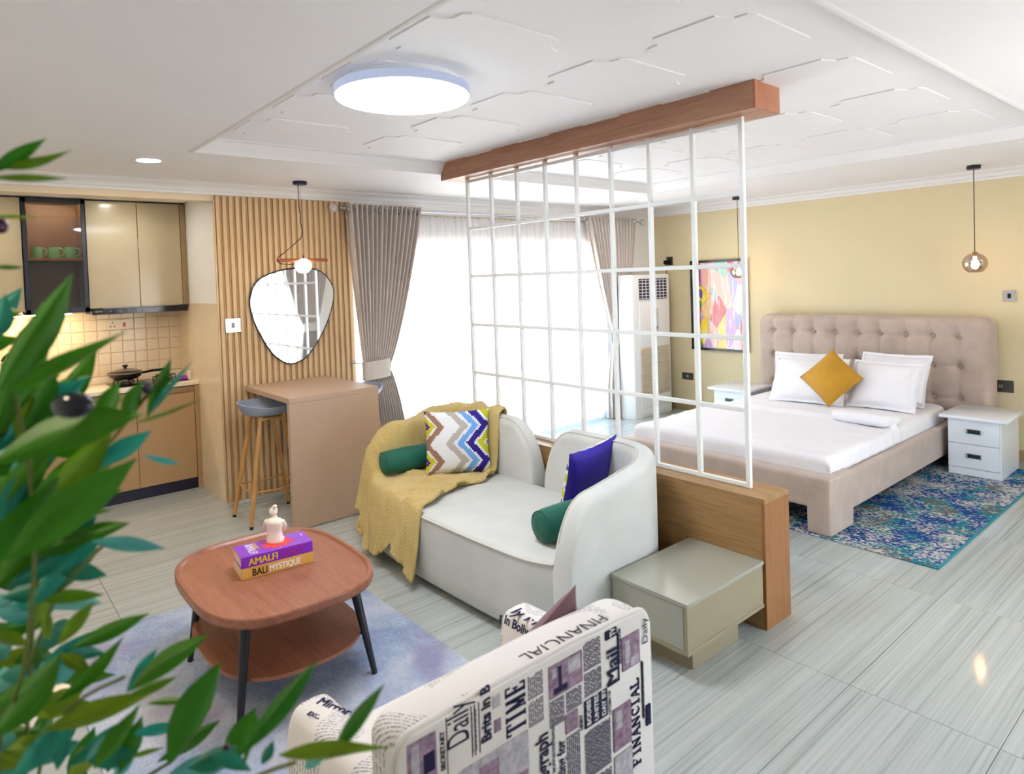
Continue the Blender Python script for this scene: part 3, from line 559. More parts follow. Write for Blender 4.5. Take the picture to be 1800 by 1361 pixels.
# appliance at far left
t = thing('fridge', 'stainless counter height fridge at the left end of the worktop', 'fridge', (.1, 6.75, 0))
part('body', B().rbox(-.28, .455, 6.46, 7.0, .02, .945, .006), m_steel, t); part('door', B().rbox(-.28, .36, 6.40, 6.455, .03, .94, .01), m_steel, t); part('door_seal', B().box(-.27, .35, 6.453, 6.462, .04, .93), m_blackmetal, t)
part('top', B().rbox(-.28, .455, 6.41, 7.0, .945, .97, .003), m_stone, t); part('handle', B().tube([(.28, 6.37, .3), (.28, 6.37, .8)], .012, 8).rbox(.27, .29, 6.37, 6.40, .33, .35, .002).rbox(.27, .29, 6.37, 6.40, .75, .77, .002), m_chrome, t)
# wall tiles
bk = thing('tile_backsplash', 'cream embossed wall tiles behind the hob', 'backsplash', (1.1, KY, 1.04))
part('adhesive', B().box(.0, KX-.052, KY-.008, KY-.001, 1.04, 1.66), plain('tile_joint', rgb(238, 220, 190), .8), bk)
tm = mesh('wall_tile', B().rbox(0, .096, -.016, -.007, 0, .1, .003, 1), m_tile, Vector((0, 0, 0)))
for ix in range(17):
    for iz in range(6):
        o = bpy.data.objects.new('wall_tile', tm); COL.objects.link(o); o.parent = bk; o.location = (KX-.052-.099*(ix+1)-1.1, 0, .002+.103*iz)
# upper cabinets
UF = 6.66
def ucab(x0, x1, doors, label):
    t = thing('wall_cabinet', label, 'cabinet', ((x0+x1)/2, 6.85, 1.665)); part('carcass', B().box(x0, x1, UF+.02, KY-.002, 1.667, KZ-.012), m_cab, t)
    for a, c in doors: part('door', B().rbox(a+.001, c-.001, UF, UF+.02, 1.665, KZ-.014, .0015, 1), m_cab, t)
    return t
u = ucab(.935, 1.722, [(.935, 1.322), (1.325, 1.672)], 'champagne double door wall cabinet above the cooker hood'); part('end_filler', B().rbox(1.675, 1.722, UF-.002, UF+.02, 1.665, KZ-.014, .001, 1), m_cabdark, u); part('handle', B().rbox(1.3195, 1.3265, UF-.006, UF, 2.18, 2.27, .001, 1), m_chrome, u)
ucab(-.32, .49, [(-.32, .09), (.093, .49)], 'pale wall cabinet at the far left behind the leaves')
g = thing('glass_cabinet', 'black framed glass wall cabinet holding green mugs', 'cabinet', (.715, 6.83, 1.64)); gx0, gx1, gf = .495, .928, UF-.025
mint2 = plain('cabinet_interior_brown', rgb(122, 88, 54), .5)
part('carcass', B().box(gx0, gx0+.016, gf+.025, KY-.002, 1.64, KZ-.01).box(gx1-.016, gx1, gf+.025, KY-.002, 1.64, KZ-.01).box(gx0, gx1, gf+.025, KY-.002, 1.64, 1.656).box(gx0, gx1, gf+.025, KY-.002, KZ-.026, KZ-.01).box(gx0, gx1, KY-.02, KY-.002, 1.64, KZ-.01), mint2, g)
for z in (2.08,): part('shelf', B().box(gx0+.017, gx1-.017, gf+.05, KY-.022, z, z+.018), m_beech, g)
d = part('door', B().rbox(gx0, gx1, gf, gf+.022, 1.64, 1.68, .002, 1).rbox(gx0, gx1, gf, gf+.022, KZ-.05, KZ-.01, .002, 1).rbox(gx0, gx0+.03, gf, gf+.022, 1.64, KZ-.01, .002, 1).rbox(gx1-.03, gx1, gf, gf+.022, 1.64, KZ-.01, .002, 1), plain('black_blue_frame', rgb(30, 36, 48), .25), g)
part('pane', B().box(gx0+.03, gx1-.03, gf+.008, gf+.013, 1.68, KZ-.05), m_dark, d)
part('led_strip', B().box(gx0+.03, gx1-.03, gf+.026, gf+.04, KZ-.044, KZ-.028), m_strip2, g)
for k, (xx, lb) in enumerate(((.595, 'mint green mug nearest the wall cabinet on the left, handle right'), (.715, 'middle mint green mug on the cabinet shelf'), (.83, 'mint green mug at the right end of the cabinet shelf'))):
    q = thing('mug', lb, 'mug', (xx, 6.78, 2.098), 'green mugs in the glass cabinet')
    part('cup', B().lathe([(0, 2.0985), (.036, 2.0985), (.042, 2.105), (.042, 2.15), (.038, 2.195), (.035, 2.195), (.038, 2.15), (.037, 2.108), (0, 2.106)], (xx, 6.78, 0), 24), m_mug, q, 50)
    part('handle', B().tube(smoothpts([(xx+.036, 6.765, 2.185), (xx+.06, 6.75, 2.175), (xx+.066, 6.745, 2.15), (xx+.055, 6.75, 2.125), (xx+.039, 6.765, 2.115)], 4, False), .006, 8), m_mug, q)
q = thing('plate_stack', 'stack of white plates low in the glass cabinet', 'plates', (.72, 6.84, 1.656))
for k in range(6): part('plate', B().lathe([(0, 1.657+.012*k), (.06, 1.657+.012*k), (.11, 1.672+.012*k), (.112, 1.675+.012*k), (.06, 1.661+.012*k), (0, 1.661+.012*k)], (.72, 6.84, 0), 28), m_ivory, q)
t = thing('cooker_hood', 'slim black touch control cooker hood below the wall cabinet', 'cooker hood', (1.32, 6.8, 1.60))
part('body', B().rbox(.945, 1.70, UF-.01, KY-.05, 1.615, 1.662, .003), m_blackmetal, t); part('control_panel', B().rbox(.945, 1.70, UF-.022, UF-.01, 1.608, 1.66, .002, 1), m_black, t); part('trim', B().rbox(1.03, 1.62, UF-.02, UF-.004, 1.6605, 1.6645, .0008, 1), m_steel, t)
for xx in (.97, 1.08, 1.15, 1.22, 1.29, 1.36, 1.43): part('icon', B().box(xx, xx+(.05 if xx < 1 else .008), UF-.0235, UF-.022, 1.632, 1.638), m_inkg, t)
t = thing('under_cabinet_light', 'warm LED strip glowing under the glass cabinet', 'strip light', (.66, 6.82, 1.63)); part('profile', B().rbox(.2, .93, 6.80, 6.835, 1.628, 1.6395, .002, 1), m_steel, t); part('diffuser', B().box(.21, .82, 6.803, 6.832, 1.622, 1.628), m_strip, t)
t = thing('cooker_socket', 'cream cooker socket with red switch on backsplash', 'socket', (1.19, KY-.016, 1.50)); part('plate', B().rbox(1.10, 1.29, KY-.027, KY-.0165, 1.455, 1.545, .002, 1), m_tile, t)
for dx, dz in ((0, .02), (-.015, -.015), (.015, -.015)): part('pin_hole', B().box(1.15+dx-.004, 1.15+dx+.004, KY-.029, KY-.026, 1.50+dz-.006, 1.50+dz+.006), m_blk, t)
part('red_rocker', B().rbox(1.235, 1.255, KY-.032, KY-.026, 1.48, 1.515, .002, 1), m_redsw, t)
# hob, pan
t = thing('gas_hob', 'black gas hob on the worktop with wire pan supports', 'hob', (1.38, 6.72, .975)); part('glass_top', B().rbox(1.06, 1.66, 6.54, 6.90, .9755, .985, .004), m_black, t)
for cx in (1.19, 1.50):
    part('burner', B().lathe([(0, .985), (.05, .985), (.05, .998), (.035, 1.0), (.035, 1.008), (0, 1.008)], (cx, 6.74, 0), 20), m_nickel, t)
    for k in range(4):
        a = k*PI/2+.4; part('pan_support', B().tube([(cx+.11*math.cos(a), 6.74+.11*math.sin(a), .985), (cx+.11*math.cos(a), 6.74+.11*math.sin(a), 1.022), (cx+.03*math.cos(a), 6.74+.03*math.sin(a), 1.022)], .006, 6), m_blackmetal, t)
for k in range(2): part('knob', B().lathe([(0, .985), (.018, .985), (.016, 1.01), (0, 1.01)], (1.30+.09*k, 6.575, 0), 14), m_nickel, t)
px, py = 1.19, 6.74
t = thing('frying_pan', 'dark frying pan with domed glass lid on the hob', 'pan', (px, py, 1.03))
part('pan', B().lathe([(0, 1.0285), (.09, 1.0285), (.118, 1.045), (.138, 1.078), (.134, 1.078), (.114, 1.05), (.088, 1.034), (0, 1.034)], (px, py, 0), 36), m_pan, t, 50); part('lid', B().lathe([(.136, 1.079), (.137, 1.086), (.11, 1.10), (.06, 1.115), (.015, 1.12)], (px, py, 0), 36), m_lid, t, 60)
part('lid_rim', B().tube([(px+.137*math.cos(2*PI*k/36), py+.137*math.sin(2*PI*k/36), 1.082) for k in range(37)], .004, 6, False), m_steel, t); part('lid_knob', B().lathe([(0, 1.118), (.014, 1.118), (.012, 1.132), (.024, 1.138), (.024, 1.15), (0, 1.154)], (px, py, 0), 18), m_black, t)
part('handle', B().tube([(px+.13, py-.03, 1.07), (px+.2, py-.07, 1.085), (px+.29, py-.12, 1.09)], [.01, .012, .011], 8), m_black, t)
solo('scouring_sponge', B().grid(lambda u, v: (1.62+.035*math.cos(2*PI*u)*math.sin(PI*v)*(1+.15*math.sin(14*PI*u)), 6.57+.03*math.sin(2*PI*u)*math.sin(PI*v)*(1+.15*math.sin(14*PI*u)), 1.0-.024*math.cos(PI*v)), 28, 8, True), m_violet, (1.62, 6.57, .976), 'small violet scourer at the right end of the worktop', 'scourer')
t = thing('salt_shaker', 'small white shaker by the wall at worktop end', 'shaker', (1.695, 6.66, .975)); part('jar', B().lathe([(0, .9755), (.016, .9755), (.018, .98), (.017, 1.03), (0, 1.03)], (1.695, 6.66, 0), 16), m_ivory, t); part('cap', B().lathe([(.0165, 1.03), (.016, 1.045), (0, 1.05)], (1.695, 6.66, 0), 16), m_acw, t)
t = thing('kitchen_tap', 'black upright kitchen tap near the fridge', 'tap', (.40, 6.9, .97)); part('column', B().tube([(.40, 6.90, .971), (.40, 6.90, 1.25)], .016, 12), m_black, t); part('spout', B().tube(smoothpts([(.40, 6.90, 1.24), (.395, 6.89, 1.30), (.36, 6.83, 1.31), (.33, 6.79, 1.27)], 4, False), .012, 10), m_black, t); part('lever', B().tube([(.416, 6.90, 1.05), (.46, 6.90, 1.08)], .006, 8), m_black, t)

# ------------------------------------------------------------------ living area rug
def rug(name, x0, x1, y0, y1, m, label, edge=None, h=.010):
    t = thing(name, label, 'rug', ((x0+x1)/2, (y0+y1)/2, 0)); part('pile', B().rbox(x0, x1, y0, y1, .0006, h, .003, 1), m, t)
    if edge: part('binding', B().tube([(x0, y0, h*.55), (x1, y0, h*.55), (x1, y1, h*.55)], .007, 6), edge, t)
    return t
rug('area_rug', .37, 1.805, 1.5, 4.08, m_rug1, 'distressed blue grey rug under the coffee table'); rug('bedside_rug', 4.385, 7.0, 1.375, 2.9, m_rug2, 'blue and cream speckled rug beside the bed', m_rugedge)

# ------------------------------------------------------------------ coffee table
tcx, tcy, R0 = 1.125, 3.135, .0105
t = thing('coffee_table', 'walnut tray top coffee table with black splayed legs', 'coffee table', (tcx, tcy, 0))
def rim(u, v):
    prof = [(1.0, .445), (1.0, .476), (.992, .481), (.955, .481), (.935, .470), (.0, .470)]
    i = v*(len(prof)-1); j = min(int(i), len(prof)-2); f = i-j; k = prof[j][0]*(1-f)+prof[j+1][0]*f; z = prof[j][1]*(1-f)+prof[j+1][1]*f
    a = 2*PI*u; c, s_ = math.cos(a), math.sin(a); e = 2/3.1
    return (tcx+.385*k*math.copysign(abs(c)**e, c), tcy+.49*k*math.copysign(abs(s_)**e, s_), z)
part('tray_top', B().grid(rim, 96, 20, True), m_walnut, t, 40); part('underside', B().prism(sell(.383, .488, 3.1, 64, (tcx, tcy)), .438, .4455), m_walnut2, t)
part('lower_shelf', B().prism(sell(.335, .44, 2.7, 64, (tcx, tcy-.01)), .19, .206), m_walnut, t)
for sx in (-1, 1):
    for sy in (-1, 1):
        part('leg', B().tube([(tcx+sx*.24, tcy+sy*.31-.02, .44), (tcx+sx*.303, tcy+sy*.355-.035, R0)], [.023, .013], 14), m_blackmetal, t)
        part('shelf_bracket', B().tube([(tcx+sx*.25, tcy+sy*.32-.02, .197), (tcx+sx*.282, tcy+sy*.34-.03, .197)], .005, 6), m_blackmetal, t)
# books on the table: direction along spine
def book(c, ang, L, D, z0, z1, mc, label, name='book'):
    t = thing(name, label, 'book', (c[0], c[1], z0), 'books on the coffee table'); M = Matrix.Translation((c[0], c[1], 0)) @ Matrix.Rotation(ang, 4, 'Z')
    part('cover', B().rbox(-L/2, L/2, -D/2, D/2, z0, z0+.003, .001, 1).rbox(-L/2, L/2, -D/2, D/2, z1-.003, z1, .001, 1).rbox(-L/2, L/2, -D/2, -D/2+.004, z0, z1, .0015, 1).xf(M), mc, t)
    part('page_block', B().box(-L/2+.004, L/2-.004, -D/2+.004, D/2-.005, z0+.003, z1-.003).xf(M), m_paper, t)
    return t, M
bz = .4708; th = .052; ba = math.radians(-7)
pa = CAMPOS+ray(425, 1022)*((bz-1.8)/ray(425, 1022).z); pb = CAMPOS+ray(551, 988)*((bz-1.8)/ray(551, 988).z); pc = CAMPOS+ray(409, 1002)*((bz-1.8)/ray(409, 1002).z)
ex = (pb-pa); L = ex.length; ba = math.atan2(ex.y, ex.x); D = .165; ctr = (pa+pb)/2+Vector((-math.sin(ba), math.cos(ba), 0))*D/2
t1, M1 = book((ctr.x, ctr.y), ba, L, D, bz, bz+th, m_ochre, 'thick ochre book lettered BALI MYSTIQUE, lower of two'); t2, M2 = book((ctr.x, ctr.y), ba, L, D, bz+th+.0005, bz+2*th, m_purple, 'thick purple book lettered AMALFI on top of the ochre book')
def onspine(M, x, z, L_=None): return M @ frame((x, -D/2-.0008, z), (1, 0, 0), (0, 0, 1))
text('lettering', 'BALI', .046, onspine(M1, -L*.36, bz+.010), m_blk, t1, .0005, .0009, sx=L*.245/.103); text('lettering', 'MYSTIQUE', .043, onspine(M1, -L*.125, bz+.011), m_wht, t1, .0005, .0008, sx=L*.45/.205)
text('lettering', 'AMALFI', .045, onspine(M2, -L*.40, bz+th+.009), m_yel, t2, .0005, .0010, sx=L*.42/.155); text('lettering', 'COAST', .043, onspine(M2, L*.035, bz+th+.010), m_mag, t2, .0005, .0004, sx=L*.33/.142)
zt = bz+2*th+.0007
text('cover_title', 'AMALFI', .05, M2 @ frame((-L*.36, D*.42, zt), (0, -1, 0), (1, 0, 0)), m_wht, t2, .0003, .0002, sx=D*.84/.17); text('cover_title', 'COAST', .026, M2 @ frame((-L*.26, D*.42, zt), (0, -1, 0), (1, 0, 0)), m_yel, t2, .0003, .0008)
text('cover_mark', 'I', .04, M2 @ frame((L*.42, D*.10, zt), (1, 0, 0), (0, 1, 0)), m_wht, t2, .0003)
sb = []
for k in range(28):
    r = .075 if k % 2 else .042; sb.append((L*.06+r*1.15*math.cos(2*PI*k/28), r*math.sin(2*PI*k/28)))
part('sunburst', B().prism(sb, zt-.0004, zt+.0004).xf(M2), m_red, t2)
# figurine: seated bowed figure
fz = zt+.0008; fc = M2 @ Vector((L*.045, .01, 0)); F = Matrix.Translation((fc.x, fc.y, fz)) @ Matrix.Rotation(-.75, 4, 'Z')
t = thing('figurine', 'ivory ceramic figurine of a bowed seated person on the books', 'figurine', (fc.x, fc.y, fz))
def torso(u, v):
    prof = [(.0, .0), (.030, .0), (.034, .008), (.031, .03), (.028, .055), (.031, .08), (.033, .10), (.026, .113), (.012, .120), (.009, .128), (.010, .136)]
    i = v*(len(prof)-1); j = min(int(i), len(prof)-2); f = i-j; r = prof[j][0]*(1-f)+prof[j+1][0]*f; z = prof[j][1]*(1-f)+prof[j+1][1]*f; a = 2*PI*u
    return (r*1.25*math.cos(a), r*.8*math.sin(a)+.10*max(0, z-.09)-.004, z)
part('body', B().grid(torso, 28, 30, True).xf(F), m_ivory, t, 180)
part('head', B().grid(lambda u, v: (-.006+.019*math.sin(PI*v)*math.cos(2*PI*u), .006+.023*math.sin(PI*v)*math.sin(2*PI*u), .148+.021*math.cos(PI*v)), 20, 12, True).xf(F), m_ivory, t, 180)
part('hair_bun', B().grid(lambda u, v: (.006+.011*math.sin(PI*v)*math.cos(2*PI*u), -.004+.010*math.sin(PI*v)*math.sin(2*PI*u), .174+.009*math.cos(PI*v)), 14, 8, True).xf(F), m_ivory, t, 180)
part('arm', B().tube(smoothpts([(-.036, .0, .104), (-.05, .012, .085), (-.058, .02, .066), (-.056, .03, .052)], 4, False), [.011]*5+[.009]*5+[.006]*3, 10).xf(F), m_ivory, t, 180)
part('arm', B().tube(smoothpts([(.036, .0, .104), (.042, .016, .075), (.03, .032, .05), (.008, .036, .04)], 4, False), [.011]*5+[.009]*5+[.006]*3, 10).xf(F), m_ivory, t, 180)
part('legs', B().grid(lambda u, v: (.038*math.sin(PI*v)*math.cos(2*PI*u), .014+.03*math.sin(PI*v)*math.sin(2*PI*u), .014-.0135*math.cos(PI*v)), 20, 10, True).xf(F), m_ivory, t, 180)

# ------------------------------------------------------------------ sofa
def gp(u, v, z): d = ray(u, v); return CAMPOS+d*((z-CAMPOS.z)/d.z)
def arc_path(pts, step=.02):
    out = []; L = [0]
    for a, c in zip(pts, pts[1:]): L.append(L[-1]+(Vector(c)-Vector(a)).length)
    n = int(L[-1]/step)
    for i in range(n+1):
        s = L[-1]*i/n; k = max(j for j in range(len(L)) if L[j] <= s+1e-9); k = min(k, len(pts)-2); f = (s-L[k])/(L[k+1]-L[k]); out.append((Vector(pts[k])*(1-f)+Vector(pts[k+1])*f, s))
    return out, L[-1]
def shell_path(mir):
    P = [(2.125, 2.235), (2.40, 2.228), (2.68, 2.235)]+[(2.68+.275*math.sin(a), 2.51-.275*math.cos(a)) for a in [PI/2*k/10 for k in range(1, 11)]]+[(2.955, 3.16)]
    if mir: P = [(x if i > 0 else x+.03, 6.415-y) for i, (x, y) in enumerate(P)]
    return P
def hprof(s, Lt):
    top = .735+.115*min(1, max(0, (s-.05)/.75))**1.2
    if s < .24: k = 1-s/.24; z = .05+(top-.05)*(1-k**2.8)**(1/2.8)
    else: z = top
    e = Lt-s
    if e < .27: k = 1-e/.27; z = min(z, .40+(top-.40)*(1-k**2.1)**(1/2.1))
    return z
TH = .062
def shell(parent, mir, name):
    path, Lt = arc_path(shell_path(mir)); b = B(); n = len(path); rings = []; pipe = []
    for i, (p, s) in enumerate(path):
        d = (path[min(i+1, n-1)][0]-path[max(i-1, 0)][0]).normalized(); nr = Vector((d.y, -d.x))*(-1 if mir else 1)
        h = hprof(s, Lt); r = min(TH, max(.01, (h-.05)*.5)); sec = [(-TH, .05)]+[(-TH, .05+(h-r-.05)*k/3) for k in (1, 2, 3)]
        sec += [(-TH*math.cos(a), h-r+r*math.sin(a)) for a in [PI*k/10 for k in range(1, 10)]]+[(TH, .05+(h-r-.05)*k/3) for k in (3, 2, 1)]+[(TH, .05)]
        if i == 0: sec = [(o*.6, z) for o, z in sec]
        rings.append([(p.x+nr.x*o, p.y+nr.y*o, z) for o, z in sec]); pipe.append((p.x-nr.x*TH*.62, p.y-nr.y*TH*.62, h-r+r*.80+.002))
    w = len(rings[0])
    for q in rings: b.v += q
    for i in range(n-1):
        for j in range(w-1): b.f.append((i*w+j, (i+1)*w+j, (i+1)*w+j+1, i*w+j+1))
    b.f += [tuple(range(w)), tuple((n-1)*w+j for j in range(w))[::-1]]
    part(name, b, m_sofa, parent, 70); part('piping', B().tube(pipe[2:-1], .005, 6), m_pipe, parent)
    return path, Lt
sf = thing('sofa', 'ivory velvet two seat sofa with curved split backrest', 'sofa', (2.55, 3.2, 0))
near_path, Ln = shell(sf, False, 'backrest'); far_path, Lf = shell(sf, True, 'backrest')
fr = [(2.155, 2.30), (2.10, 2.45), (2.075, 2.75), (2.065, 3.1), (2.065, 3.45), (2.08, 3.75), (2.12, 4.0), (2.185, 4.13)]
outl = [(p.x, p.y) for p in smoothpts([(a, c, 0) for a, c in fr], 5, False)]+[(2.7, 4.13), (2.92, 3.95), (2.93, 3.2), (2.92, 2.45), (2.7, 2.29)]
cxs, cys = 2.5, 3.2
prof = [(.93, .045), (.975, .05), (.995, .075), (1.0, .14), (1.0, .39), (.994, .418), (.98, .432), (.94, .438), (.8, .442), (.4, .446), (0.01, .446)]
b = B(); no = len(outl)
for k, z in prof: b.v += [(cxs+(x-cxs)*k, cys+(y-cys)*k, z) for x, y in outl]
for i in range(len(prof)-1):
    for j in range(no): b.f.append((i*no+j, i*no+(j+1) % no, (i+1)*no+(j+1) % no, (i+1)*no+j))
b.f += [tuple(range(no))[::-1], tuple((len(prof)-1)*no+j for j in range(no))]
part('seat', b, m_sofa, sf, 60); part('seat_piping', B().tube([(cxs+(x-cxs)*.997, cys+(y-cys)*.997, .424) for x, y in outl[:36] if y < 3.36], .006, 6), m_pipe, sf)
for fx, fy in ((2.28, 2.5), (2.28, 3.9), (2.8, 2.5), (2.8, 3.9)): part('foot', B().lathe([(0, .0), (.02, .0), (.026, .05), (0, .05)], (fx, fy, 0), 14), m_black, sf)

# blanket as drape over the far half
gx0, gx1, gy0, gy1, gs_ = 1.99, 3.10, 3.18, 4.31, .0125
nx, ny = int((gx1-gx0)/gs_), int((gy1-gy0)/gs_)
def inside(x, y):
    c = False; j = no-1
    for i in range(no):
        if (outl[i][1] > y) != (outl[j][1] > y) and x < (outl[j][0]-outl[i][0])*(y-outl[i][1])/(outl[j][1]-outl[i][1])+outl[i][0]: c = not c
        j = i
    return c
raw = [[0.0]*(nx+1) for _ in range(ny+1)]; foot = [[False]*(nx+1) for _ in range(ny+1)]
for j in range(ny+1):
    for i in range(nx+1):
        x, y = gx0+i*gs_, gy0+j*gs_; z = -1
        if inside(x, y): z = .446+.010
        bd = min(((p.x-x)**2+(p.y-y)**2, s) for p, s in far_path[::2])
        if bd[0] < (TH+.012)**2: z = max(z, hprof(bd[1], Lf)+.014-.03*(math.sqrt(bd[0])/TH)**3)
        hem = .085+.03*math.sin(9*y+1)+.02*math.sin(23*x+5*y)+.10*max(0, (y-4.0)/.3)+.05*max(0, 1-abs(y-3.62)/.12)-.06*max(0, 1-abs(y-3.40)/.09)
        foot[j][i] = z > 0; raw[j][i] = z if z > 0 else max(.03, hem)
G = [r[:] for r in raw]
for it in range(7):
    G2 = [r[:] for r in G]
    for j in range(1, ny):
        for i in range(1, nx):
            a = (G[j][i-1]+G[j][i+1]+G[j-1][i]+G[j+1][i]+G[j][i]*2)/6; G2[j][i] = max(a, raw[j][i])
    G = G2
vid = {}; b = B()
def bnd(x, y): return 3.375+.24*max(0, x-2.07)/.9+.022*math.sin(11*x)+.012*math.sin(27*x+1)-(.05 if x < 2.09 else 0)
def vert(i, j):
    if (i, j) in vid: return vid[i, j]
    x, y, z = gx0+i*gs_, gy0+j*gs_, G[j][i]
    w = .016*math.sin(30*y+9*x+2.5*math.sin(5*x))+.010*math.sin(19*x-27*y)+.006*math.sin(61*y+13*x)+.02*max(0, 1-(y-bnd(x, y))/.05)
    if foot[j][i]: z += .010+max(-.006, w)*(1 if z < .6 else .8); dx = dy = 0
    else: dx = -.026*math.sin(27*y+5*z)-.010*math.sin(71*y)-.018; dy = .014*math.sin(26*x+6*z)+.01
    if x > 2.6 and not foot[j][i]: dx = 0
    if y < 4.1: dy = 0
    if not foot[j][i] and x < 2.6: dx = min(max(dx, -.05), -.016)
    if not foot[j][i] and y >= 4.1: dy = max(dy, .008)
    b.v.append((x+dx, y+dy, z)); vid[i, j] = len(b.v)-1; return vid[i, j]
for j in range(ny):
    for i in range(nx):
        x, y = gx0+(i+.5)*gs_, gy0+(j+.5)*gs_
        if y < bnd(x, y): continue
        zs = [G[j][i], G[j][i+1], G[j+1][i], G[j+1][i+1]]
        hs = max(raw[jj][ii] for jj in (j, j+1) for ii in (i, i+1) if not foot[jj][ii]) if not all(foot[jj][ii] for jj in (j, j+1) for ii in (i, i+1)) else 0
        if hs and max(zs) < hs+.012: continue
        if x > 3.0 and not foot[j][i] and max(zs) < .5: continue
        b.f.append((vert(i, j), vert(i+1, j), vert(i+1, j+1), vert(i, j+1)))
bl = solo('throw_blanket', b, m_blanket, (2.5, 3.8, .45), 'mustard fleece throw draped over the far end of the sofa', 'blanket', smooth=180)
sdm = bl.modifiers.new('thick', 'SOLIDIFY'); sdm.thickness = .018; sdm.offset = 0; sbm = bl.modifiers.new('sub', 'SUBSURF'); sbm.levels = 1; sbm.render_levels = 1
ctx = bpy.data.textures.new('fleece_tufts', 'CLOUDS'); ctx.noise_scale = .022; ctx.noise_depth = 2
dpm = bl.modifiers.new('tufts', 'DISPLACE'); dpm.texture = ctx; dpm.texture_coords = 'LOCAL'; dpm.strength = .018; dpm.mid_level = .45

# ------------------------------------------------------------------ cushions
def cushion(M, w, h, t, side, n=22, pinch=.07, wr=0):
    b = B(); uv = []
    for j in range(n+1):
        for i in range(n+1):
            u, v = -1+2*i/n, -1+2*j/n; k = ((1-u*u)*(1-v*v))
            z = side*t/2*max(0, k)**.42
            if wr: z += side*wr*math.sin(9*u+3*v)*math.sin(7*v-2*u)*min(1, k*2)
            b.v.append(tuple(M @ Vector((w/2*u*(1-pinch*(1-v*v)), h/2*v*(1-pinch*(1-u*u)), z)))); uv.append((i/n, j/n))
    for j in range(n):
        for i in range(n): a = j*(n+1)+i; b.f.append((a, a+1, a+n+2, a+n+1))
    b.uv = uv; return b
def pillow(name, label, cat, M, w, h, t, mf, mb=None, group=None, pinch=.07, wr=0, seam=None, flange=0):
    c = M @ Vector((0, -h/2, 0)); th_ = thing(name, label, cat, c, group)
    part('front', cushion(M, w, h, t, 1, pinch=pinch, wr=wr), mf, th_, 180); part('back', cushion(M, w, h, t, -1, pinch=pinch, wr=wr), mb or mf, th_, 180)
    edge = [(-1+2*k/14, -1) for k in range(14)]+[(1, -1+2*k/14) for k in range(14)]+[(1-2*k/14, 1) for k in range(14)]+[(-1, 1-2*k/14) for k in range(15)]
    E_ = [M @ Vector((w/2*u*(1-pinch*(1-v*v)), h/2*v*(1-pinch*(1-u*u)), 0)) for u, v in edge]
    if seam: part('piping', B().tube(E_, .004, 6, False), seam, th_)
    if flange:
        b = B()
        for (u, v), p in zip(edge, E_):
            q = M @ Vector((w/2*u*(1-pinch*(1-v*v))+flange*(u if abs(u) > .999 else 0), h/2*v*(1-pinch*(1-u*u))+flange*(v if abs(v) > .999 else 0), .004*math.sin(9*u+7*v))); b.v += [tuple(p), tuple(q)]
        for k in range(len(edge)-1): b.f.append((2*k, 2*k+2, 2*k+3, 2*k+1))
        part('flange', b, mf, th_, 180)
    return th_
def quad_M(bl_, br_, tu, tv, ratio=1.0, far=True):
    w = (br_-bl_).length; d = ray(tu, tv); best = None
    for k in range(60, 700):
        p = CAMPOS+d*(k*.01); e = abs((p-bl_).length-w*ratio)
        if p.z < bl_.z: break
        if best is None or e < best[0]-1e-4 or (far and e < best[0]+.004): best = (e, p)
    ey = (best[1]-bl_); ex = (br_-bl_); ey2 = (ey-ex.normalized()*ey.dot(ex.normalized())); c = bl_+ex/2+ey2/2
    return frame(c, ex, ey2), w, ey2.length
A, C_ = gp(750, 836, .47), gp(862, 829, .47); ex = C_-A; w = ex.length; up_ = Vector((.36, 0, .93)); up_ = (up_-ex.normalized()*up_.dot(ex.normalized())).normalized(); h = w*.98; M = frame(A+ex/2+up_*h/2, ex, up_)
pillow('throw_pillow', 'square zigzag patterned cushion leaning on the mustard throw', 'cushion', M, w*1.04, h*1.02, .13, m_zig, m_blue, 'zigzag sofa cushions')
def bolster(p0, p1, r, label):
    p0, p1 = Vector(p0), Vector(p1); d = (p1-p0).normalized(); L = (p1-p0).length; up = Vector((0, 0, 1)); s = d.cross(up).normalized(); b = B()
    prof = [(.0, 0), (.3*r, -.004), (.75*r, .002), (.93*r, .02), (r, .05), (r*1.01, L/2), (r, L-.05), (.93*r, L-.02), (.75*r, L-.002), (.3*r, L+.004), (0, L)]
    t = thing('bolster', label, 'cushion', p0-up*r, 'green bolsters')
    n = 30
    for q, hh in prof:
        for k in range(n): a = 2*PI*k/n; rr = q*(1+.02*math.sin(5*a+hh*20)); b.v.append(tuple(p0+d*hh+s*rr*math.cos(a)+up*rr*.97*math.sin(a)))
    for i in range(len(prof)-1):
        for k in range(n): b.f.append((i*n+k, i*n+(k+1) % n, (i+1)*n+(k+1) % n, (i+1)*n+k))
    part('cover', b, m_green, t, 60)
    for hh in (.012, L-.012): part('end_seam', B().tube([tuple(p0+d*hh+s*.90*r*math.cos(2*PI*k/24)+up*.88*r*math.sin(2*PI*k/24)) for k in range(25)], .003, 5, False), m_green, t)
p0 = gp(671, 816, .562); d = Vector((1, -.06, 0)).normalized()
bolster(p0, p0+d*.40, .085, 'bottle green bolster lying on the mustard throw')
p0 = gp(948, 927, .535); bolster(p0, p0+Vector((.40, -.03, 0)), .088, 'bottle green bolster against the near arm of the sofa')
A = gp(1003, 800, .83); C_ = A+Vector((.39, .02, .03)); up_ = Vector((.05, -.30, .95)).normalized(); ex = (C_-A).normalized(); up_ = (up_-ex*up_.dot(ex)).normalized()
M = frame((A+C_)/2-up_*.2, -ex, up_)
pillow('throw_pillow', 'royal blue backed zigzag cushion propped against the near sofa arm', 'cushion', M, .42, .42, .13, m_zig, m_blue, 'zigzag sofa cushions', pinch=.1)

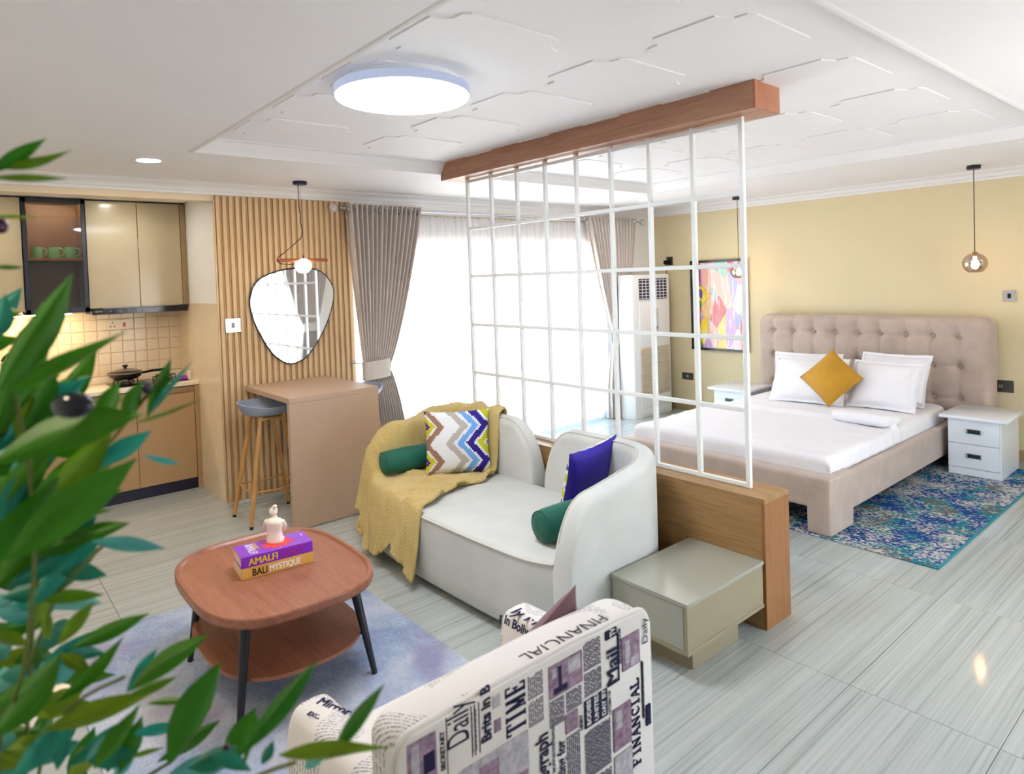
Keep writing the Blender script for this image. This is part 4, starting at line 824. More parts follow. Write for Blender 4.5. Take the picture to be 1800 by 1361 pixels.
# ------------------------------------------------------------------ side box by sofa
t = thing('side_cabinet', 'low cashmere gloss side cabinet on a plinth beside the sofa', 'side table', (2.72, 1.94, 0))
part('plinth', B().rbox(2.505, 2.885, 1.772, 2.10, 0, .121, .001, 1), m_cashside, t); part('base_board', B().rbox(2.40, 3.043, 1.72, 2.152, .121, .139, .001, 1), m_cashside, t)
part('carcass', B().box(2.418, 3.04, 1.724, 2.15, .139, .337), m_cashside, t); part('side_board', B().rbox(2.40, 2.42, 1.721, 1.74, .139, .337, .001, 1), m_cashside, t); part('drawer', B().rbox(2.401, 2.418, 1.743, 2.15, .141, .335, .001, 1), m_cashmere, t); part('top', B().rbox(2.398, 3.043, 1.718, 2.154, .337, .355, .001, 1), m_cashmere, t)

# ------------------------------------------------------------------ armchair in newsprint fabric
ac = thing('armchair', 'armchair in newspaper print fabric with its back to the viewer', 'armchair', (1.14, 1.6, 0))
def rb(x0, x1, y0, y1, z0, z1, r, seg=5): return B().rbox(x0, x1, y0, y1, z0, z1, r, seg)
ax0, ax1, ay, az = .69, 1.555, 1.27, .815
def back_sh(u, v):   # rounded slab, thickness in y, with soft top corners
    return None
bo = [(ax0+.012, .13), (ax0, .3)]+[(ax0+.05-.05*math.cos(a), az-.05+.05*math.sin(a)) for a in [PI/2*k/6 for k in range(7)]]+[(ax0+.3, az+.008), (ax1-.3, az+.008)]+[(ax1-.06+.06*math.sin(a), az-.06+.06*math.cos(a)) for a in [PI/2*k/6 for k in range(7)]]+[(ax1, .3), (ax1-.012, .13)]
def slab(outline, y0, y1, r=.03, steps=5):
    b = B(); n = len(outline); cx = sum(p[0] for p in outline)/n; cz = sum(p[1] for p in outline)/n
    rows = [(y0, .002)]+[(y0+r*(1-math.cos(a)), r*math.sin(a)) for a in [PI/2*k/steps for k in range(1, steps+1)]]+[(y1-r*(1-math.cos(a)), r*math.sin(a)) for a in [PI/2*k/steps for k in range(steps, 0, -1)]]+[(y1, .002)]
    for y, g in rows:
        for x, z in outline:
            q = r-g; dx, dz = x-cx, z-cz; sx = 1-q/max(.1, abs((ax1-ax0)/2)); sz = 1-q/max(.1, (az-.13)/2); b.v.append((cx+dx*sx, y, cz+dz*sz))
    for i in range(len(rows)-1):
        for j in range(n): b.f.append((i*n+j, i*n+(j+1) % n, (i+1)*n+(j+1) % n, (i+1)*n+j))
    b.f += [tuple(range(n)), tuple((len(rows)-1)*n+j for j in range(n))[::-1]]; return b
part('backrest', slab(bo, ay-.02, ay+.125, .05), m_news, ac, 50)
part('rear_panel', slab([(x, z) for x, z in bo], ay-.026, ay-.004, .006, 2), m_inkbase, ac, 40)
part('piping', B().tube([(x, ay-.012, z+.002) for x, z in bo[1:-1]], .007, 8), m_inkbase, ac)
for side, (x0, x1) in (('l', (ax0-.005, ax0+.155)), ('r', (ax1-.075, ax1+.085))):
    def arm(u, v, x0=x0, x1=x1):
        a = 2*PI*u; cx, hw = (x0+x1)/2, (x1-x0)/2; e = .55; c, s_ = math.cos(a), math.sin(a); x = cx+hw*math.copysign(abs(c)**e, c); z = .36+.255*math.copysign(abs(s_)**e, s_)
        k = v; y = 1.36+.52*min(1, k*1.06); q = 1
        if k > .9: q = math.sqrt(max(0, 1-((k-.9)/.1)**2)); y = 1.36+.52*.954+.05*(k-.9)/.1
        return (cx+(x-cx)*(.55+.45*q if q > 0 else .55), y, .36+(z-.36)*(.7+.3*q)-.02*(k)) 
    part('arm', B().grid(arm, 40, 24, True), m_news, ac, 60)
    part('arm_front', B().grid(lambda u, v, x0=x0, x1=x1: ((x0+x1)/2+(x1-x0)/2*.56*v*math.copysign(abs(math.cos(2*PI*u))**.55, math.cos(2*PI*u)), 1.907, .34+.18*v*math.copysign(abs(math.sin(2*PI*u))**.55, math.sin(2*PI*u))), 32, 3, True), m_news, ac)
part('seat_base', rb(ax0+.13, ax1-.06, 1.34, 1.88, .13, .33, .03), m_news, ac); part('seat_cushion', rb(ax0+.15, ax1-.075, 1.38, 1.91, .33, .46, .045), m_news, ac)
for fx in (ax0+.06, ax1-.02):
    for fy in (1.31, 1.83): part('leg', B().lathe([(0, .0105), (.014, .0105), (.024, .14), (0, .14)], (fx, fy, 0), 12), m_walnut2, ac)
# prints on the rear panel (reading upwards)
yb0 = ay-.0270; PN = [0]
def nxt(): PN[0] += 1; return yb0-PN[0]*.00006
def rt(s, x, z, size, m=m_ink, bold=0, sx=1): text('print_word', s, size, frame((x, nxt(), z), (0, 0, 1), (-1, 0, 0)), m, ac, .0003, bold, sx=sx)
def rp(x0, x1, z0, z1, m, nm='print_photo'): y_ = nxt(); part(nm, B().box(x0, x1, y_-.0003, ay-.022, z0, z1), m, ac, 0)
def serif(s, x, z, size, m=m_ink, thick=.17, sx=.8):
    yb = nxt()
    G_ = {'T': [((.5, 0), (.5, 1), 1), ((.02, .97), (.98, .97), 0), ((.03, 1), (.03, .75), 0), ((.97, 1), (.97, .75), 0), ((.3, .02), (.7, .02), 0)], 'I': [((.3, 0), (.3, 1), 1), ((.05, .02), (.55, .02), 0), ((.05, .98), (.55, .98), 0)], 'M': [((.15, 0), (.15, 1), 0), ((.95, 0), (.95, 1), 1), ((.15, 1), (.55, .05), 1), ((.55, .05), (.95, 1), 0), ((0, .02), (.3, .02), 0), ((.78, .02), (1.12, .02), 0)], 'E': [((.18, 0), (.18, 1), 1), ((0, .02), (.8, .02), 0), ((0, .98), (.78, .98), 0), ((.18, .5), (.58, .5), 0), ((.8, 0), (.8, .25), 0), ((.78, 1), (.78, .77), 0), ((.58, .38), (.58, .62), 0)], 'F': [((.18, 0), (.18, 1), 1), ((0, .98), (.76, .98), 0), ((.18, .5), (.56, .5), 0), ((.76, 1), (.76, .77), 0), ((0, .02), (.4, .02), 0)], 'N': [((.15, 0), (.15, 1), 0), ((.15, 1), (.85, 0), 1), ((.85, 0), (.85, 1), 0), ((0, .02), (.3, .02), 0), ((.7, .98), (1, .98), 0)], 'A': [((.1, 0), (.5, 1), 0), ((.5, 1), (.9, 0), 1), ((.25, .35), (.75, .35), 0), ((0, .02), (.25, .02), 0), ((.7, .02), (1.05, .02), 0)], 'L': [((.18, 0), (.18, 1), 1), ((0, .02), (.78, .02), 0), ((.78, 0), (.78, .27), 0), ((0, .98), (.4, .98), 0)], 'C': [((.85, .8), (.6, .97), 0), ((.6, .97), (.3, .88), 1), ((.3, .88), (.14, .5), 1), ((.14, .5), (.3, .12), 1), ((.3, .12), (.6, .03), 0), ((.6, .03), (.88, .22), 0), ((.85, .98), (.85, .72), 0)], 'S': [((.78, .8), (.5, .97), 0), ((.5, .97), (.2, .78), 0), ((.2, .78), (.75, .3), 1), ((.75, .3), (.45, .03), 0), ((.45, .03), (.12, .22), 0)]}
    W_ = {'I': .66, 'M': 1.22}; b = B(); px_ = 0
    for ch in s:
        for (a0, b0), (a1, b1), k in G_[ch]:
            d = Vector(((a1-a0)*sx, b1-b0)); q = Vector((-d.y, d.x)).normalized()*(thick/2 if k else .035); P4 = [(a0*sx+q.x, b0+q.y), (a0*sx-q.x, b0-q.y), (a1*sx-q.x, b1-q.y), (a1*sx+q.x, b1+q.y)]
            o = len(b.v)
            for yy in (yb, ay-.022): b.v += [(x-pb*size, yy, z+(px_+pa)*size) for pa, pb in P4]
            b.f += [(o, o+1, o+2, o+3), (o+4, o+7, o+6, o+5)]+[(o+i_, o+(i_+1) % 4, o+4+(i_+1) % 4, o+4+i_) for i_ in range(4)]
        px_ += (W_.get(ch, 1.0)*sx+.1)
    part('print_word', b, m, ac, 0)
m_ink2 = plain('faded_ink', rgb(136, 134, 150), .8)
def lines(x0, x1, z0, z1, n, m=None):
    b = B(); p = (x1-x0)/n; yb = nxt()
    for k in range(n):
        za = z0
        while za < z1-.003:
            zb = min(z1, za+random.uniform(.006, .022)); b.box(x0+p*k, x0+p*k+p*.34, yb, ay-.022, za, zb); za = zb+.003
    o = part('print_text_column', b, m or m_ink2, ac, 0); o['kind'] = 'stuff'
rp(.715, .79, .70, .80, m_inkp); rp(.725, .745, .71, .79, m_inkg); rp(.755, .785, .715, .76, m_ink, 'print_block'); rt('SECRETARY', .812, .70, .017, bold=.0005); rp(.818, .8195, .68, .815, m_ink, 'print_rule')
rt('Daily', .880, .735, .092, sx=.52); rp(.888, .8895, .69, .81, m_ink, 'print_rule'); rp(.897, .8985, .69, .81, m_ink, 'print_rule'); lines(.890, .896, .70, .80, 1); lines(.900, .908, .70, .80, 1); rp(.910, .9115, .69, .81, m_ink, 'print_rule')
rt('Brits in B', .944, .706, .041, bold=.0014, sx=.88); rp(.955, .975, .715, .745, m_inkp); rp(.953, .975, .775, .805, m_inkg); serif('TIME', 1.054, .684, .062, sx=.44, thick=.13)
rp(.845, 1.06, .50, .675, m_inkg); rp(.905, .965, .60, .655, m_inkp); rp(.925, .95, .52, .60, m_inkp); rp(.975, 1.055, .505, .58, m_inkp)
lines(1.066, 1.118, .745, .805, 8); lines(1.066, 1.118, .675, .738, 8); rp(1.136, 1.258, .715, .80, m_inkp); rp(1.205, 1.25, .755, .795, m_inkg); rp(1.150, 1.20, .722, .738, m_ink, 'print_block'); rp(1.168, 1.180, .725, .79, m_ink, 'print_block'); rp(1.146, 1.16, .765, .79, m_inkg)
lines(1.266, 1.335, .735, .812, 11); lines(1.266, 1.335, .664, .728, 11); lines(1.136, 1.19, .64, .708, 9); lines(1.197, 1.256, .655, .708, 9); rt('Telegraph', 1.125, .462, .062, bold=.0012, sx=.72); lines(1.142, 1.152, .52, .66, 2); rt('waiting for', 1.184, .455, .041, bold=.0008, sx=.78)
rp(1.19, 1.235, .60, .65, m_inkp); lines(1.194, 1.245, .47, .59, 7); rt('LIKELY', 1.252, .585, .014, bold=.0006); rp(1.262, 1.352, .58, .655, m_ink, 'print_block'); rt('BODIES', 1.284, .585, .021, m_inkbase, .0006); rt('UNITED', 1.314, .585, .021, m_inkbase, .0006); rt('DAY BY', 1.344, .585, .021, m_inkbase, .0006)
rt('CITIZEN OF', 1.366, .575, .013, bold=.0005); rt('Mail', 1.398, .652, .064, bold=.0012, sx=1.02); rp(1.402, 1.4055, .655, .79, m_ink, 'print_rule'); rp(1.42, 1.496, .672, .768, m_inkp); rp(1.432, 1.452, .69, .755, m_inkg); rp(1.455, 1.49, .675, .70, m_inkg); rp(1.352, 1.398, .788, .812, m_ink, 'print_block'); rt('TV', 1.39, .792, .03, m_inkbase, .001, .6); lines(1.408, 1.418, .70, .80, 2)
serif('FINANCIAL', 1.489, .375, .035, sx=.79, thick=.13); rp(1.375, 1.45, .46, .58, m_inkp); rp(1.385, 1.41, .52, .57, m_inkg); lines(1.262, 1.365, .44, .568, 16); lines(1.262, 1.365, .33, .43, 16); rt('Daily', 1.532, .715, .034, sx=1.1); rp(1.504, 1.5055, .50, .67, m_ink, 'print_rule'); lines(1.508, 1.516, .50, .67, 1); rp(1.375, 1.45, .36, .445, m_inkg); rp(1.518, 1.538, .47, .53, m_ink, 'print_block')
# prints on the top edge and arms
zt_ = az+.0088
text('print_word', 'FINANCIAL', .062, frame((1.40, ay+.035, zt_), (-1, 0, 0), (0, -1, 0)), m_ink, ac, .0005, -.001, sx=1.0)
def tp_(x0, x1, y0, y1, m): part('print_block', B().box(x0, x1, y0, y1, zt_-.004, zt_-.0006), m, ac, 0)
pass
text('print_word', 'ly Mirror', .075, frame((ax1-.055, 1.84, .5975), (0, -1, 0), (1, 0, 0)), m_ink, ac, .0005, -.0008); text('print_word', 's In Bolly', .042, frame((ax1-.078, 1.875, .565), (0, -1, 0), (.35, 0, .94)), m_ink, ac, .0005, .0012)
text('print_word', 'EXCLUSIVE', .022, frame((ax0+.03, 1.80, .5985), (.35, -1, 0), (1, .35, 0)), m_ink, ac, .0005, .0006); text('print_word', 'Mirror', .045, frame((ax0+.07, 1.83, .5985), (.35, -1, 0), (1, .35, 0)), m_ink, ac, .0005, .001)
A = Vector((1.02, 1.475, .47)); C_ = A+Vector((.40, .03, 0))
M = frame((1.23, 1.47, .665), (.86, .05, .5), (-.48, -.22, .84)); M = frame((1.285, 1.462, .62), (.93, .03, .36), (-.35, -.30, .88))
pillow('accent_pillow', 'plum velvet cushion resting inside the newsprint armchair', 'cushion', M, .42, .40, .11, m_plum, pinch=.09)

# ------------------------------------------------------------------ bed
def gxp(u, v, X): d = ray(u, v); return CAMPOS+d*(X/d.x)
bd = thing('bed', 'rose velvet upholstered double bed with tufted headboard', 'bed', (5.75, 2.9, 0))
HX, hy0, hy1, hz1 = 7.09, 1.765, 4.015, 1.305
cols = [gxp(u, 588, HX-.03).y for u in (1356, 1390, 1426, 1465, 1504, 1543, 1588, 1635, 1682)]; step = (cols[0]-cols[-1])/8; rowsz = [gxp(1504, 586, HX).z, gxp(1504, 633, HX).z, gxp(1504, 684, HX).z, gxp(1504, 684, HX).z-.2]
def head(u, v):
    y = hy0+(hy1-hy0)*u; z = .10+(hz1-.10)*v
    e = min(y-hy0, hy1-y, hz1-z); k = min(1, max(0, e)/.075); d = .085*math.sqrt(max(0, 1-(1-k)**2))
    c = min(cols, key=lambda q: abs(q-y)); r = min(rowsz, key=lambda q: abs(q-z)); dd = (y-c)**2+(z-r)**2
    d -= .036*math.exp(-dd/.0011)+.016*math.exp(-dd/.010)
    if z < rowsz[0]+.2: d -= .010*math.exp(-((y-c)/.012)**2)
    if y < cols[0]+.02 and y > cols[-1]-.02: d -= .010*math.exp(-((z-r)/.012)**2)
    zz = z; rc = .11; k2 = max(0, z-(hz1-rc)); ins = rc-math.sqrt(max(0, rc*rc-k2*k2)); mid = (hy0+hy1)/2; yy = mid+(y-mid)*(1-ins/((hy1-hy0)/2))
    return (HX+.085-d, yy, zz)
part('headboard', B().grid(head, 150, 84), m_bed, bd, 180)
part('headboard_back', B().rbox(HX+.07, XW-.02, hy0+.004, hy1-.004, .10, hz1-.003, .075, 4), m_bed, bd)
for c in cols:
    for r in rowsz[:3]: part('tuft_button', B().grid(lambda u, v, c=c, r=r: (HX+.042-.008*math.cos(PI/2*v), c+.013*math.sin(PI/2*v)*math.cos(2*PI*u), r+.013*math.sin(PI/2*v)*math.sin(2*PI*u)), 12, 4, True), m_bed, bd, 180)
part('foot_rail', rb(4.40, 4.56, 2.0, 3.80, .18, .402, .03), m_bed, bd, 50)
for y0 in (2.0, 3.634): part('leg', rb(4.396, 4.75, y0-.004 if y0 < 3 else y0+.004, y0+.162 if y0 < 3 else y0+.17, .0105 if y0 < 3 else .001, .398, .018), m_bed, bd, 50)
for y0 in (2.002, 3.718): part('side_rail', rb(4.57, 7.10, y0, y0+.08, .114, .378, .025), m_bed, bd, 50)
part('slat_base', B().box(4.56, 7.08, 2.08, 3.72, .19, .30), m_blackmetal, bd)
for fy in (2.2, 3.6): part('rear_foot', B().rbox(6.9, 7.0, fy-.04, fy+.04, .0105, .2, .004), m_blackmetal, bd)
mt = thing('mattress', 'thick mattress in a white fitted sheet on the bed', 'mattress', (5.77, 2.9, .30))
mx0, mx1, my0, my1, mz = 4.53, 7.075, 2.075, 3.725, .495
def mat_s(u, v):
    prof = [(.97, .302), (.995, .33), (1, .40), (.999, .455), (.985, .482), (.955, mz), (.7, mz+.004), (.35, mz+.006), (.01, mz+.006)]
    i = v*(len(prof)-1); j = min(int(i), len(prof)-2); f = i-j; k = prof[j][0]*(1-f)+prof[j+1][0]*f; z = prof[j][1]*(1-f)+prof[j+1][1]*f; a = 2*PI*u; c, s_ = math.cos(a), math.sin(a); e = .16
    hx, hy = (mx1-mx0)/2, (my1-my0)/2; x = math.copysign(abs(c)**e, c); y = math.copysign(abs(s_)**e, s_); ins = (1-k)
    X = (mx0+mx1)/2+x*(hx*(1 if k > .9 else k)-(hy*ins if k > .9 else 0)); Y = (my0+my1)/2+y*(hy*(1 if k > .9 else k)-(hy*ins if k > .9 else 0))
    return (X, Y, z)
part('core', B().grid(mat_s, 160, 24, True), m_linen, mt, 60)
# flat sheet over the lower bed with turned fold
def rumple(x, y): return .004*math.sin(7*x+3*y)+.003*math.sin(15*y-4*x)+.002*math.sin(31*x+11*y)
def sheet(u, v):
    tot = .15+1.24; q = u*tot+(.05*u*math.sin(2.2*v+.5)); yy = v*2-1; hw = (my1-my0)/2+.014; a = yy*1.12; y = max(-hw, min(hw, a*hw)); over = abs(a)-.985
    rr = .045
    if q < .15-rr: x = mx0-.014-.006*math.sin(23*y+6)*(1-q/.15); z = mz+.014-.15+q+.0 
    elif q < .15+rr*.57: k = (q-.15+rr)/(rr*1.57)*PI/2; x = mx0-.014+rr*(1-math.cos(k)); z = mz+.014-rr+rr*math.sin(k)
    else: x = mx0-.014+rr+(q-.15-rr*.57); z = mz+.014
    if abs(a) > .94: z -= .012*(min(1, (abs(a)-.94)/.045))**2
    if over > 0: z = min(z, mz+.002)-over*hw*1.02*(1 if q > .15 else .2)
    flat = over <= 0 and q > .16
    return (x, (my0+my1)/2+y+.004*math.sin(40*x)*(1 if over > 0 else 0), z+(rumple(x, y) if flat else 0)+(.034*max(0, 1-abs(u-.96)/.04)**.6 if flat else 0))
fs = solo('flat_sheet', B().grid(sheet, 80, 90), m_linen, (5.2, 2.9, .5), 'white flat sheet spread over the foot half of the bed', 'sheet', smooth=180); q = fs.modifiers.new('thick', 'SOLIDIFY'); q.thickness = .006; q.offset = 1
def front_drop(u, v): y = my0-.012+(my1-my0+.024)*u; return (mx0-.012-.012*math.sin(PI*v*.5)-.004*math.sin(26*y), y, mz-.035-.135*v+.008*math.sin(5*y))
# pillows
Zp = mz+.03
def bedpillow(bl_, br_, tu, tv, ratio, label, t_=.17):
    M, w, h = quad_M(gp(*bl_, Zp), gp(*br_, Zp), tu, tv, ratio); pillow('bed_pillow', label, 'pillow', M, w*.97, h*1.0, t_*1.2, m_linen, group='white bed pillows', pinch=.05, wr=.006, flange=.025)
bedpillow((1503, 700), (1622, 714), 1506, 621, .62, 'white bed pillow behind another, on the nightstand side near the socket'); bedpillow((1360, 690), (1476, 700), 1372, 622, .62, 'white bed pillow behind another, on the divider side', .14)
bedpillow((1354, 699), (1480, 711), 1368, 629, .60, 'front white bed pillow left of the mustard cushion'); bedpillow((1490, 709), (1606, 723), 1494, 635, .62, 'front white bed pillow right of the mustard cushion')
Bp = gp(1457, 714, mz+.02); d = ray(1463, 616); Tp = None
for k in range(400, 800):
    p = CAMPOS+d*(k*.01)
    if Tp is None or abs((p-Bp).length-.545) < abs((Tp-Bp).length-.545)+.001: Tp = p
up_ = (Tp-Bp).normalized(); ex = Vector((.12, -1, 0)); ex = (ex-up_*ex.dot(up_)).normalized(); M = frame((Tp+Bp)/2, ex+up_, up_-ex)
th_ = pillow('accent_cushion', 'mustard velvet cushion set on one corner between the pillows', 'cushion', M, .395, .395, .12, m_must, pinch=.05, seam=m_must)
c = gp(1516, 744, mz+.015)
tw_ = thing('folded_towel', 'white folded towel lying on the bed', 'towel', c); T = Matrix.Translation((c.x, c.y, mz+.014)) @ Matrix.Rotation(-.06, 4, 'Z')
part('roll', B().rbox(-.10, .07, -.225, .225, .004, .098, .044, 5).xf(T), m_linen, tw_, 60); part('fold', B().rbox(.02, .17, -.24, .19, .003, .075, .03, 4).xf(T), m_linen, tw_, 60)

# ------------------------------------------------------------------ nightstands
def nightstand(dy, label):
    t = thing('nightstand', label, 'nightstand', (6.78, 1.755+dy, .0), 'white bedside tables'); z0 = .0105 if dy == 0 else .001
    part('carcass', B().box(6.53, 7.045, 1.566+dy, 1.944+dy, z0, .49), m_gloss, t); part('top', B().rbox(6.468, 7.06, 1.515+dy, 2.0+dy, .49, .516, .003), m_gloss, t)
    for za, zb in ((.28, .485), (.075, .276)):
        d = part('drawer', B().rbox(6.512, 6.53, 1.575+dy, 1.944+dy, za, zb, .0015, 1), m_gloss, t); zc = (za+zb)/2+.005
        h = part('handle', B().rbox(6.502, 6.513, 1.705+dy, 1.80+dy, zc-.018, zc+.018, .003), plain('dark_green_pull', rgb(52, 86, 86), .25, .5), d)
        for yy in (1.703, 1.797): part('handle_end', B().rbox(6.496, 6.513, yy+dy, yy+dy+.005, zc-.02, zc+.02, .001, 1), m_chrome, d)
        part('handle_lip', B().rbox(6.494, 6.506, 1.705+dy, 1.80+dy, zc+.010, zc+.02, .002, 1), m_nickel, d)
    part('plinth', B().rbox(6.516, 6.53, 1.566+dy, 1.944+dy, z0, .07, .001, 1), m_gloss, t); part('side_edge', B().rbox(6.514, 6.545, 1.5635+dy, 1.574+dy, z0, .49, .001, 1), m_gloss, t)
nightstand(0, 'white two drawer nightstand standing on the speckled rug'); nightstand(2.285, 'white nightstand on the far side of the bed')

# ------------------------------------------------------------------ potted olive plant in the foreground
def dp(u, v, d): return CAMPOS+ray(u, v)*d
pl = thing('olive_plant', 'leafy potted olive plant close to the viewer at left', 'plant', (-.02, .93, 0))
part('pot', B().lathe([(0, .0), (.13, .0), (.15, .02), (.18, .32), (.19, .34), (.175, .34), (.165, .31), (0, .31)], (-.02, .93, 0), 36), m_terra, pl); part('soil', B().lathe([(0, .315), (.166, .312)], (-.02, .93, 0), 24), m_soil, pl)
T0 = Vector((-.02, .93, .31)); T1 = Vector((.0, .92, .85))
part('trunk', B().tube(smoothpts([T0, Vector((.0, .94, .55)), T1], 5, False), [.016]*6+[.013]*5, 10), m_bark, pl)
stems = [[(40, 1480, .98), (50, 1240, .97), (70, 1000, .96), (130, 850, .96), (200, 770, .96), (285, 660, .97)], [(-40, 1450, .9), (40, 1180, .88), (60, 900, .86), (20, 640, .85), (60, 560, .84)], [(-60, 1300, .92), (-70, 800, .9), (-60, 450, .88), (-20, 290, .88)], [(240, 1500, .86), (420, 1380, .84), (520, 1340, .84)], [(60, 1400, .93), (120, 1250, .92), (220, 1190, .92)], [(100, 1480, 1.02), (300, 1340, 1.02), (370, 1240, 1.03)], [(0, 1300, .95), (60, 1150, .95), (105, 1040, .95), (180, 960, .95)]]
for st_ in stems: part('branch', B().tube(smoothpts([T1]+[dp(*q) for q in st_], 4, False), .0026, 6), m_bark, pl)
def leafmesh(bend, fold, tw):
    b = B(); n = 9; prof = [.05, .42, .72, .92, 1.0, .96, .82, .58, .28, .0]
    for i in range(n+1):
        y = i/n; w = prof[i]*.5; z = bend*(y*y)-bend*.3*y
        for k, sx in enumerate((-1, -.5, 0, .5, 1)): b.v.append((sx*w, y, z+fold*abs(sx)*w+tw*sx*w*y))
    for i in range(n):
        for k in range(4): a = i*5+k; b.f.append((a, a+1, a+6, a+5))
    return b
LM = {}
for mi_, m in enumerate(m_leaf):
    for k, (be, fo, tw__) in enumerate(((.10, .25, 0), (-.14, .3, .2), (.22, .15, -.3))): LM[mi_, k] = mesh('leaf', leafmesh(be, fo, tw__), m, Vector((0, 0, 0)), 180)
rnd = random.Random(11); O_pl = Vector(pl.location)
def leaf(u0, v0, u1, v1, w, d0, d1, mi_, tilt=None):
    a, c = dp(u0, v0, d0), dp(u1, v1, d1); y = c-a; L = y.length; y.normalize(); view = ((a+c)/2-CAMPOS).normalized()
    x = y.cross(view).normalized(); z = x.cross(y).normalized(); ti = rnd.uniform(-.6, .6) if tilt is None else tilt
    x2 = x*math.cos(ti)+z*math.sin(ti); z2 = z*math.cos(ti)-x*math.sin(ti); wd = .86*w/FPX*(d0+d1)/2/max(.5, math.cos(ti))
    o = bpy.data.objects.new('leaf', LM[mi_, rnd.randrange(3)]); COL.objects.link(o); o.parent = pl
    M = Matrix((x2*wd, y*L, z2*L)).transposed().to_4x4(); M.translation = a-O_pl; o.matrix_basis = M
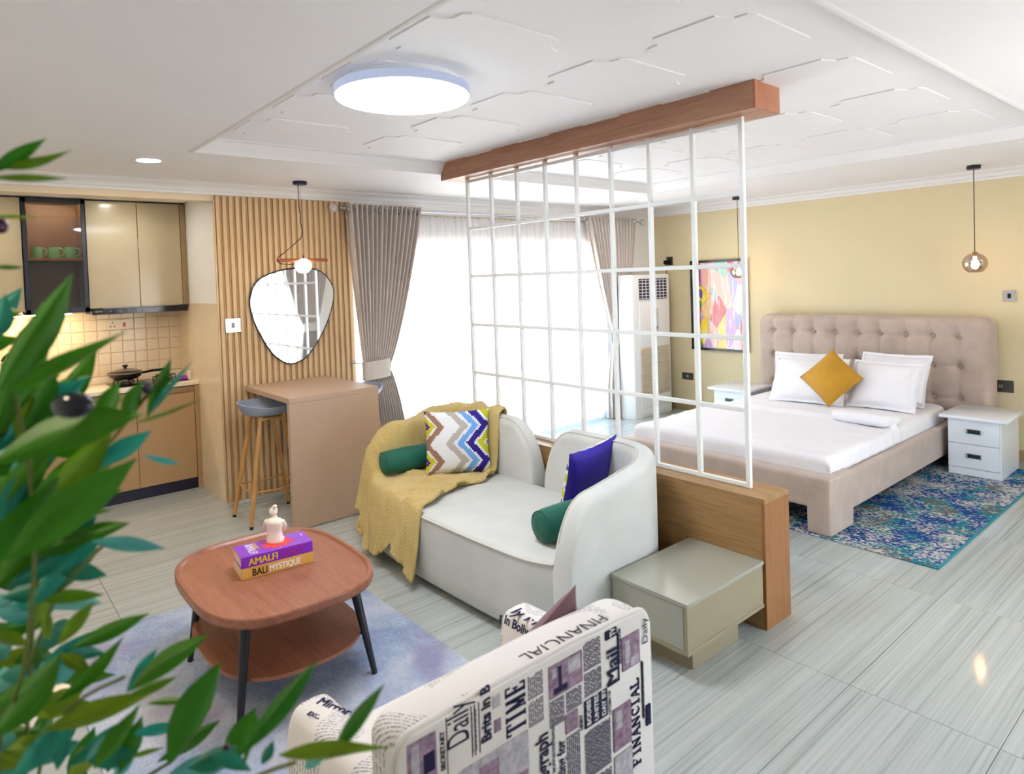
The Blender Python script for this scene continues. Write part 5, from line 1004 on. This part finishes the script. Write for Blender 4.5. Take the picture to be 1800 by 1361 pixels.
LV = [(-20, 305, 82, 244, 30, .86, .88, 0), (-25, 290, 132, 268, 28, .86, .90, 1), (-20, 312, 118, 315, 17, .86, .9, 1), (-15, 380, 78, 388, 12, .88, .92, 1), (-15, 470, 36, 470, 11, .9, .9, 0),
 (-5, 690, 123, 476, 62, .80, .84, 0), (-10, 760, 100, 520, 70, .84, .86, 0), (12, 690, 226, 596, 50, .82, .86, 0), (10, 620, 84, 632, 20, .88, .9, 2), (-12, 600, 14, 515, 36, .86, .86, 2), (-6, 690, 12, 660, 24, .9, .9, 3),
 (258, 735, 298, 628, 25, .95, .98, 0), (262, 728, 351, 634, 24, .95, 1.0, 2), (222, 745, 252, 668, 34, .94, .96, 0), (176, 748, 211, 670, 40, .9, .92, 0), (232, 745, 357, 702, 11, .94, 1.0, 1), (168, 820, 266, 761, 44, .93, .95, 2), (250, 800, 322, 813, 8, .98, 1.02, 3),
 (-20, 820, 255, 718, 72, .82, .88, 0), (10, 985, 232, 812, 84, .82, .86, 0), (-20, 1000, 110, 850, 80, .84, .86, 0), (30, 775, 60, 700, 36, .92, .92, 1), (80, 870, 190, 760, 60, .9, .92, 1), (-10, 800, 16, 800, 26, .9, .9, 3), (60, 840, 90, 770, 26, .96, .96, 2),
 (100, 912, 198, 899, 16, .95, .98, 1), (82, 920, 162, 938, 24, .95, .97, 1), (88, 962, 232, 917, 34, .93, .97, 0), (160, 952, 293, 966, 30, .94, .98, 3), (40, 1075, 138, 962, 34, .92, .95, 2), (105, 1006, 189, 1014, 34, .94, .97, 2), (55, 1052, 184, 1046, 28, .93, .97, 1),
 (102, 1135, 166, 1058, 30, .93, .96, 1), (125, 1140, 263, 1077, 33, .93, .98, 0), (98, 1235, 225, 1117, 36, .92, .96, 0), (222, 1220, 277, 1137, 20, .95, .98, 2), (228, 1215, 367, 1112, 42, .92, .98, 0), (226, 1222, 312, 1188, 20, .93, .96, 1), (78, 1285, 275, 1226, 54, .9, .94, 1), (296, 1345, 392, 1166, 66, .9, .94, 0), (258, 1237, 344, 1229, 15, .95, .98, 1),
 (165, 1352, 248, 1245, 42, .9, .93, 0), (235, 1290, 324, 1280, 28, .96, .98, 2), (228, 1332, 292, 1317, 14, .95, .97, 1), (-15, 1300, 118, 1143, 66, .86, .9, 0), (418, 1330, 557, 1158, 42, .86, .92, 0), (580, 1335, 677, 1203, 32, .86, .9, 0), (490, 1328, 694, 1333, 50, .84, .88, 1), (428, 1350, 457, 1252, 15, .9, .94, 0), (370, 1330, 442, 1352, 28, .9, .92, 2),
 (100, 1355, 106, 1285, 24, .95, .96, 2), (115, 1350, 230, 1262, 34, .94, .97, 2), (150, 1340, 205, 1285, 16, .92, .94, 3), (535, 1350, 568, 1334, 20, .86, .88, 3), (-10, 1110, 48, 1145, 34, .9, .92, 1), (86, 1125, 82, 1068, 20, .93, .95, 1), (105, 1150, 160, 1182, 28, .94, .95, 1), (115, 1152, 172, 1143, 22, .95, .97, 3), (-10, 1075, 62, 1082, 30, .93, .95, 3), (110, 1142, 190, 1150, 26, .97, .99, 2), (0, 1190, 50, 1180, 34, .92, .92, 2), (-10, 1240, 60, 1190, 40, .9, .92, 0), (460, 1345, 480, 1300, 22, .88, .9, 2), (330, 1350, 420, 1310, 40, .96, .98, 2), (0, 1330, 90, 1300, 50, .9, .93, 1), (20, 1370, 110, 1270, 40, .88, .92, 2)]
for q in LV: leaf(*q)
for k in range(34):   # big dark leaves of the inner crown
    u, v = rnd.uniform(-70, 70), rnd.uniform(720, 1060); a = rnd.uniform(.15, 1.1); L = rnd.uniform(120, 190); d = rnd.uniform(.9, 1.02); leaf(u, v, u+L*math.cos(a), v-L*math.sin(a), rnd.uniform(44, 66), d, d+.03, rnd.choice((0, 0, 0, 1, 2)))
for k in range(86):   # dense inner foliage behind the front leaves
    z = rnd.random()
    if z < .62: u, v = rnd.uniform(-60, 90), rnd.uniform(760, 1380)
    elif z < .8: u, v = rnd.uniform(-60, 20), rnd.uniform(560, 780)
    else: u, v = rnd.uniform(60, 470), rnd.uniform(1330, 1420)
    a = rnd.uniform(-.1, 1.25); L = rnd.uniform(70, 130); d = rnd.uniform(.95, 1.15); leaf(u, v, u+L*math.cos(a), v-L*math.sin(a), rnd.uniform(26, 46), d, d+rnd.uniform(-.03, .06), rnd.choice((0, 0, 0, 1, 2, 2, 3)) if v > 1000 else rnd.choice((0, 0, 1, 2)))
def fruit(u, v, d, ru, rv, m):
    c = dp(u, v, d); k = d/FPX; b = B().grid(lambda s, t_: tuple(c+RGT*(ru*k*math.sin(PI*t_)*math.cos(2*PI*s))+UPV*(rv*k*math.cos(PI*t_))+FWD*(rv*k*math.sin(PI*t_)*math.sin(2*PI*s))), 20, 12, True); part('olive', b, m, pl, 180)
fruit(128, 713, .80, 36, 23, m_olive); fruit(259, 682, .95, 9, 11, m_olive); fruit(2, 397, .86, 10, 14, m_olive2); fruit(398, 1315, .95, 7, 6, m_olive2)
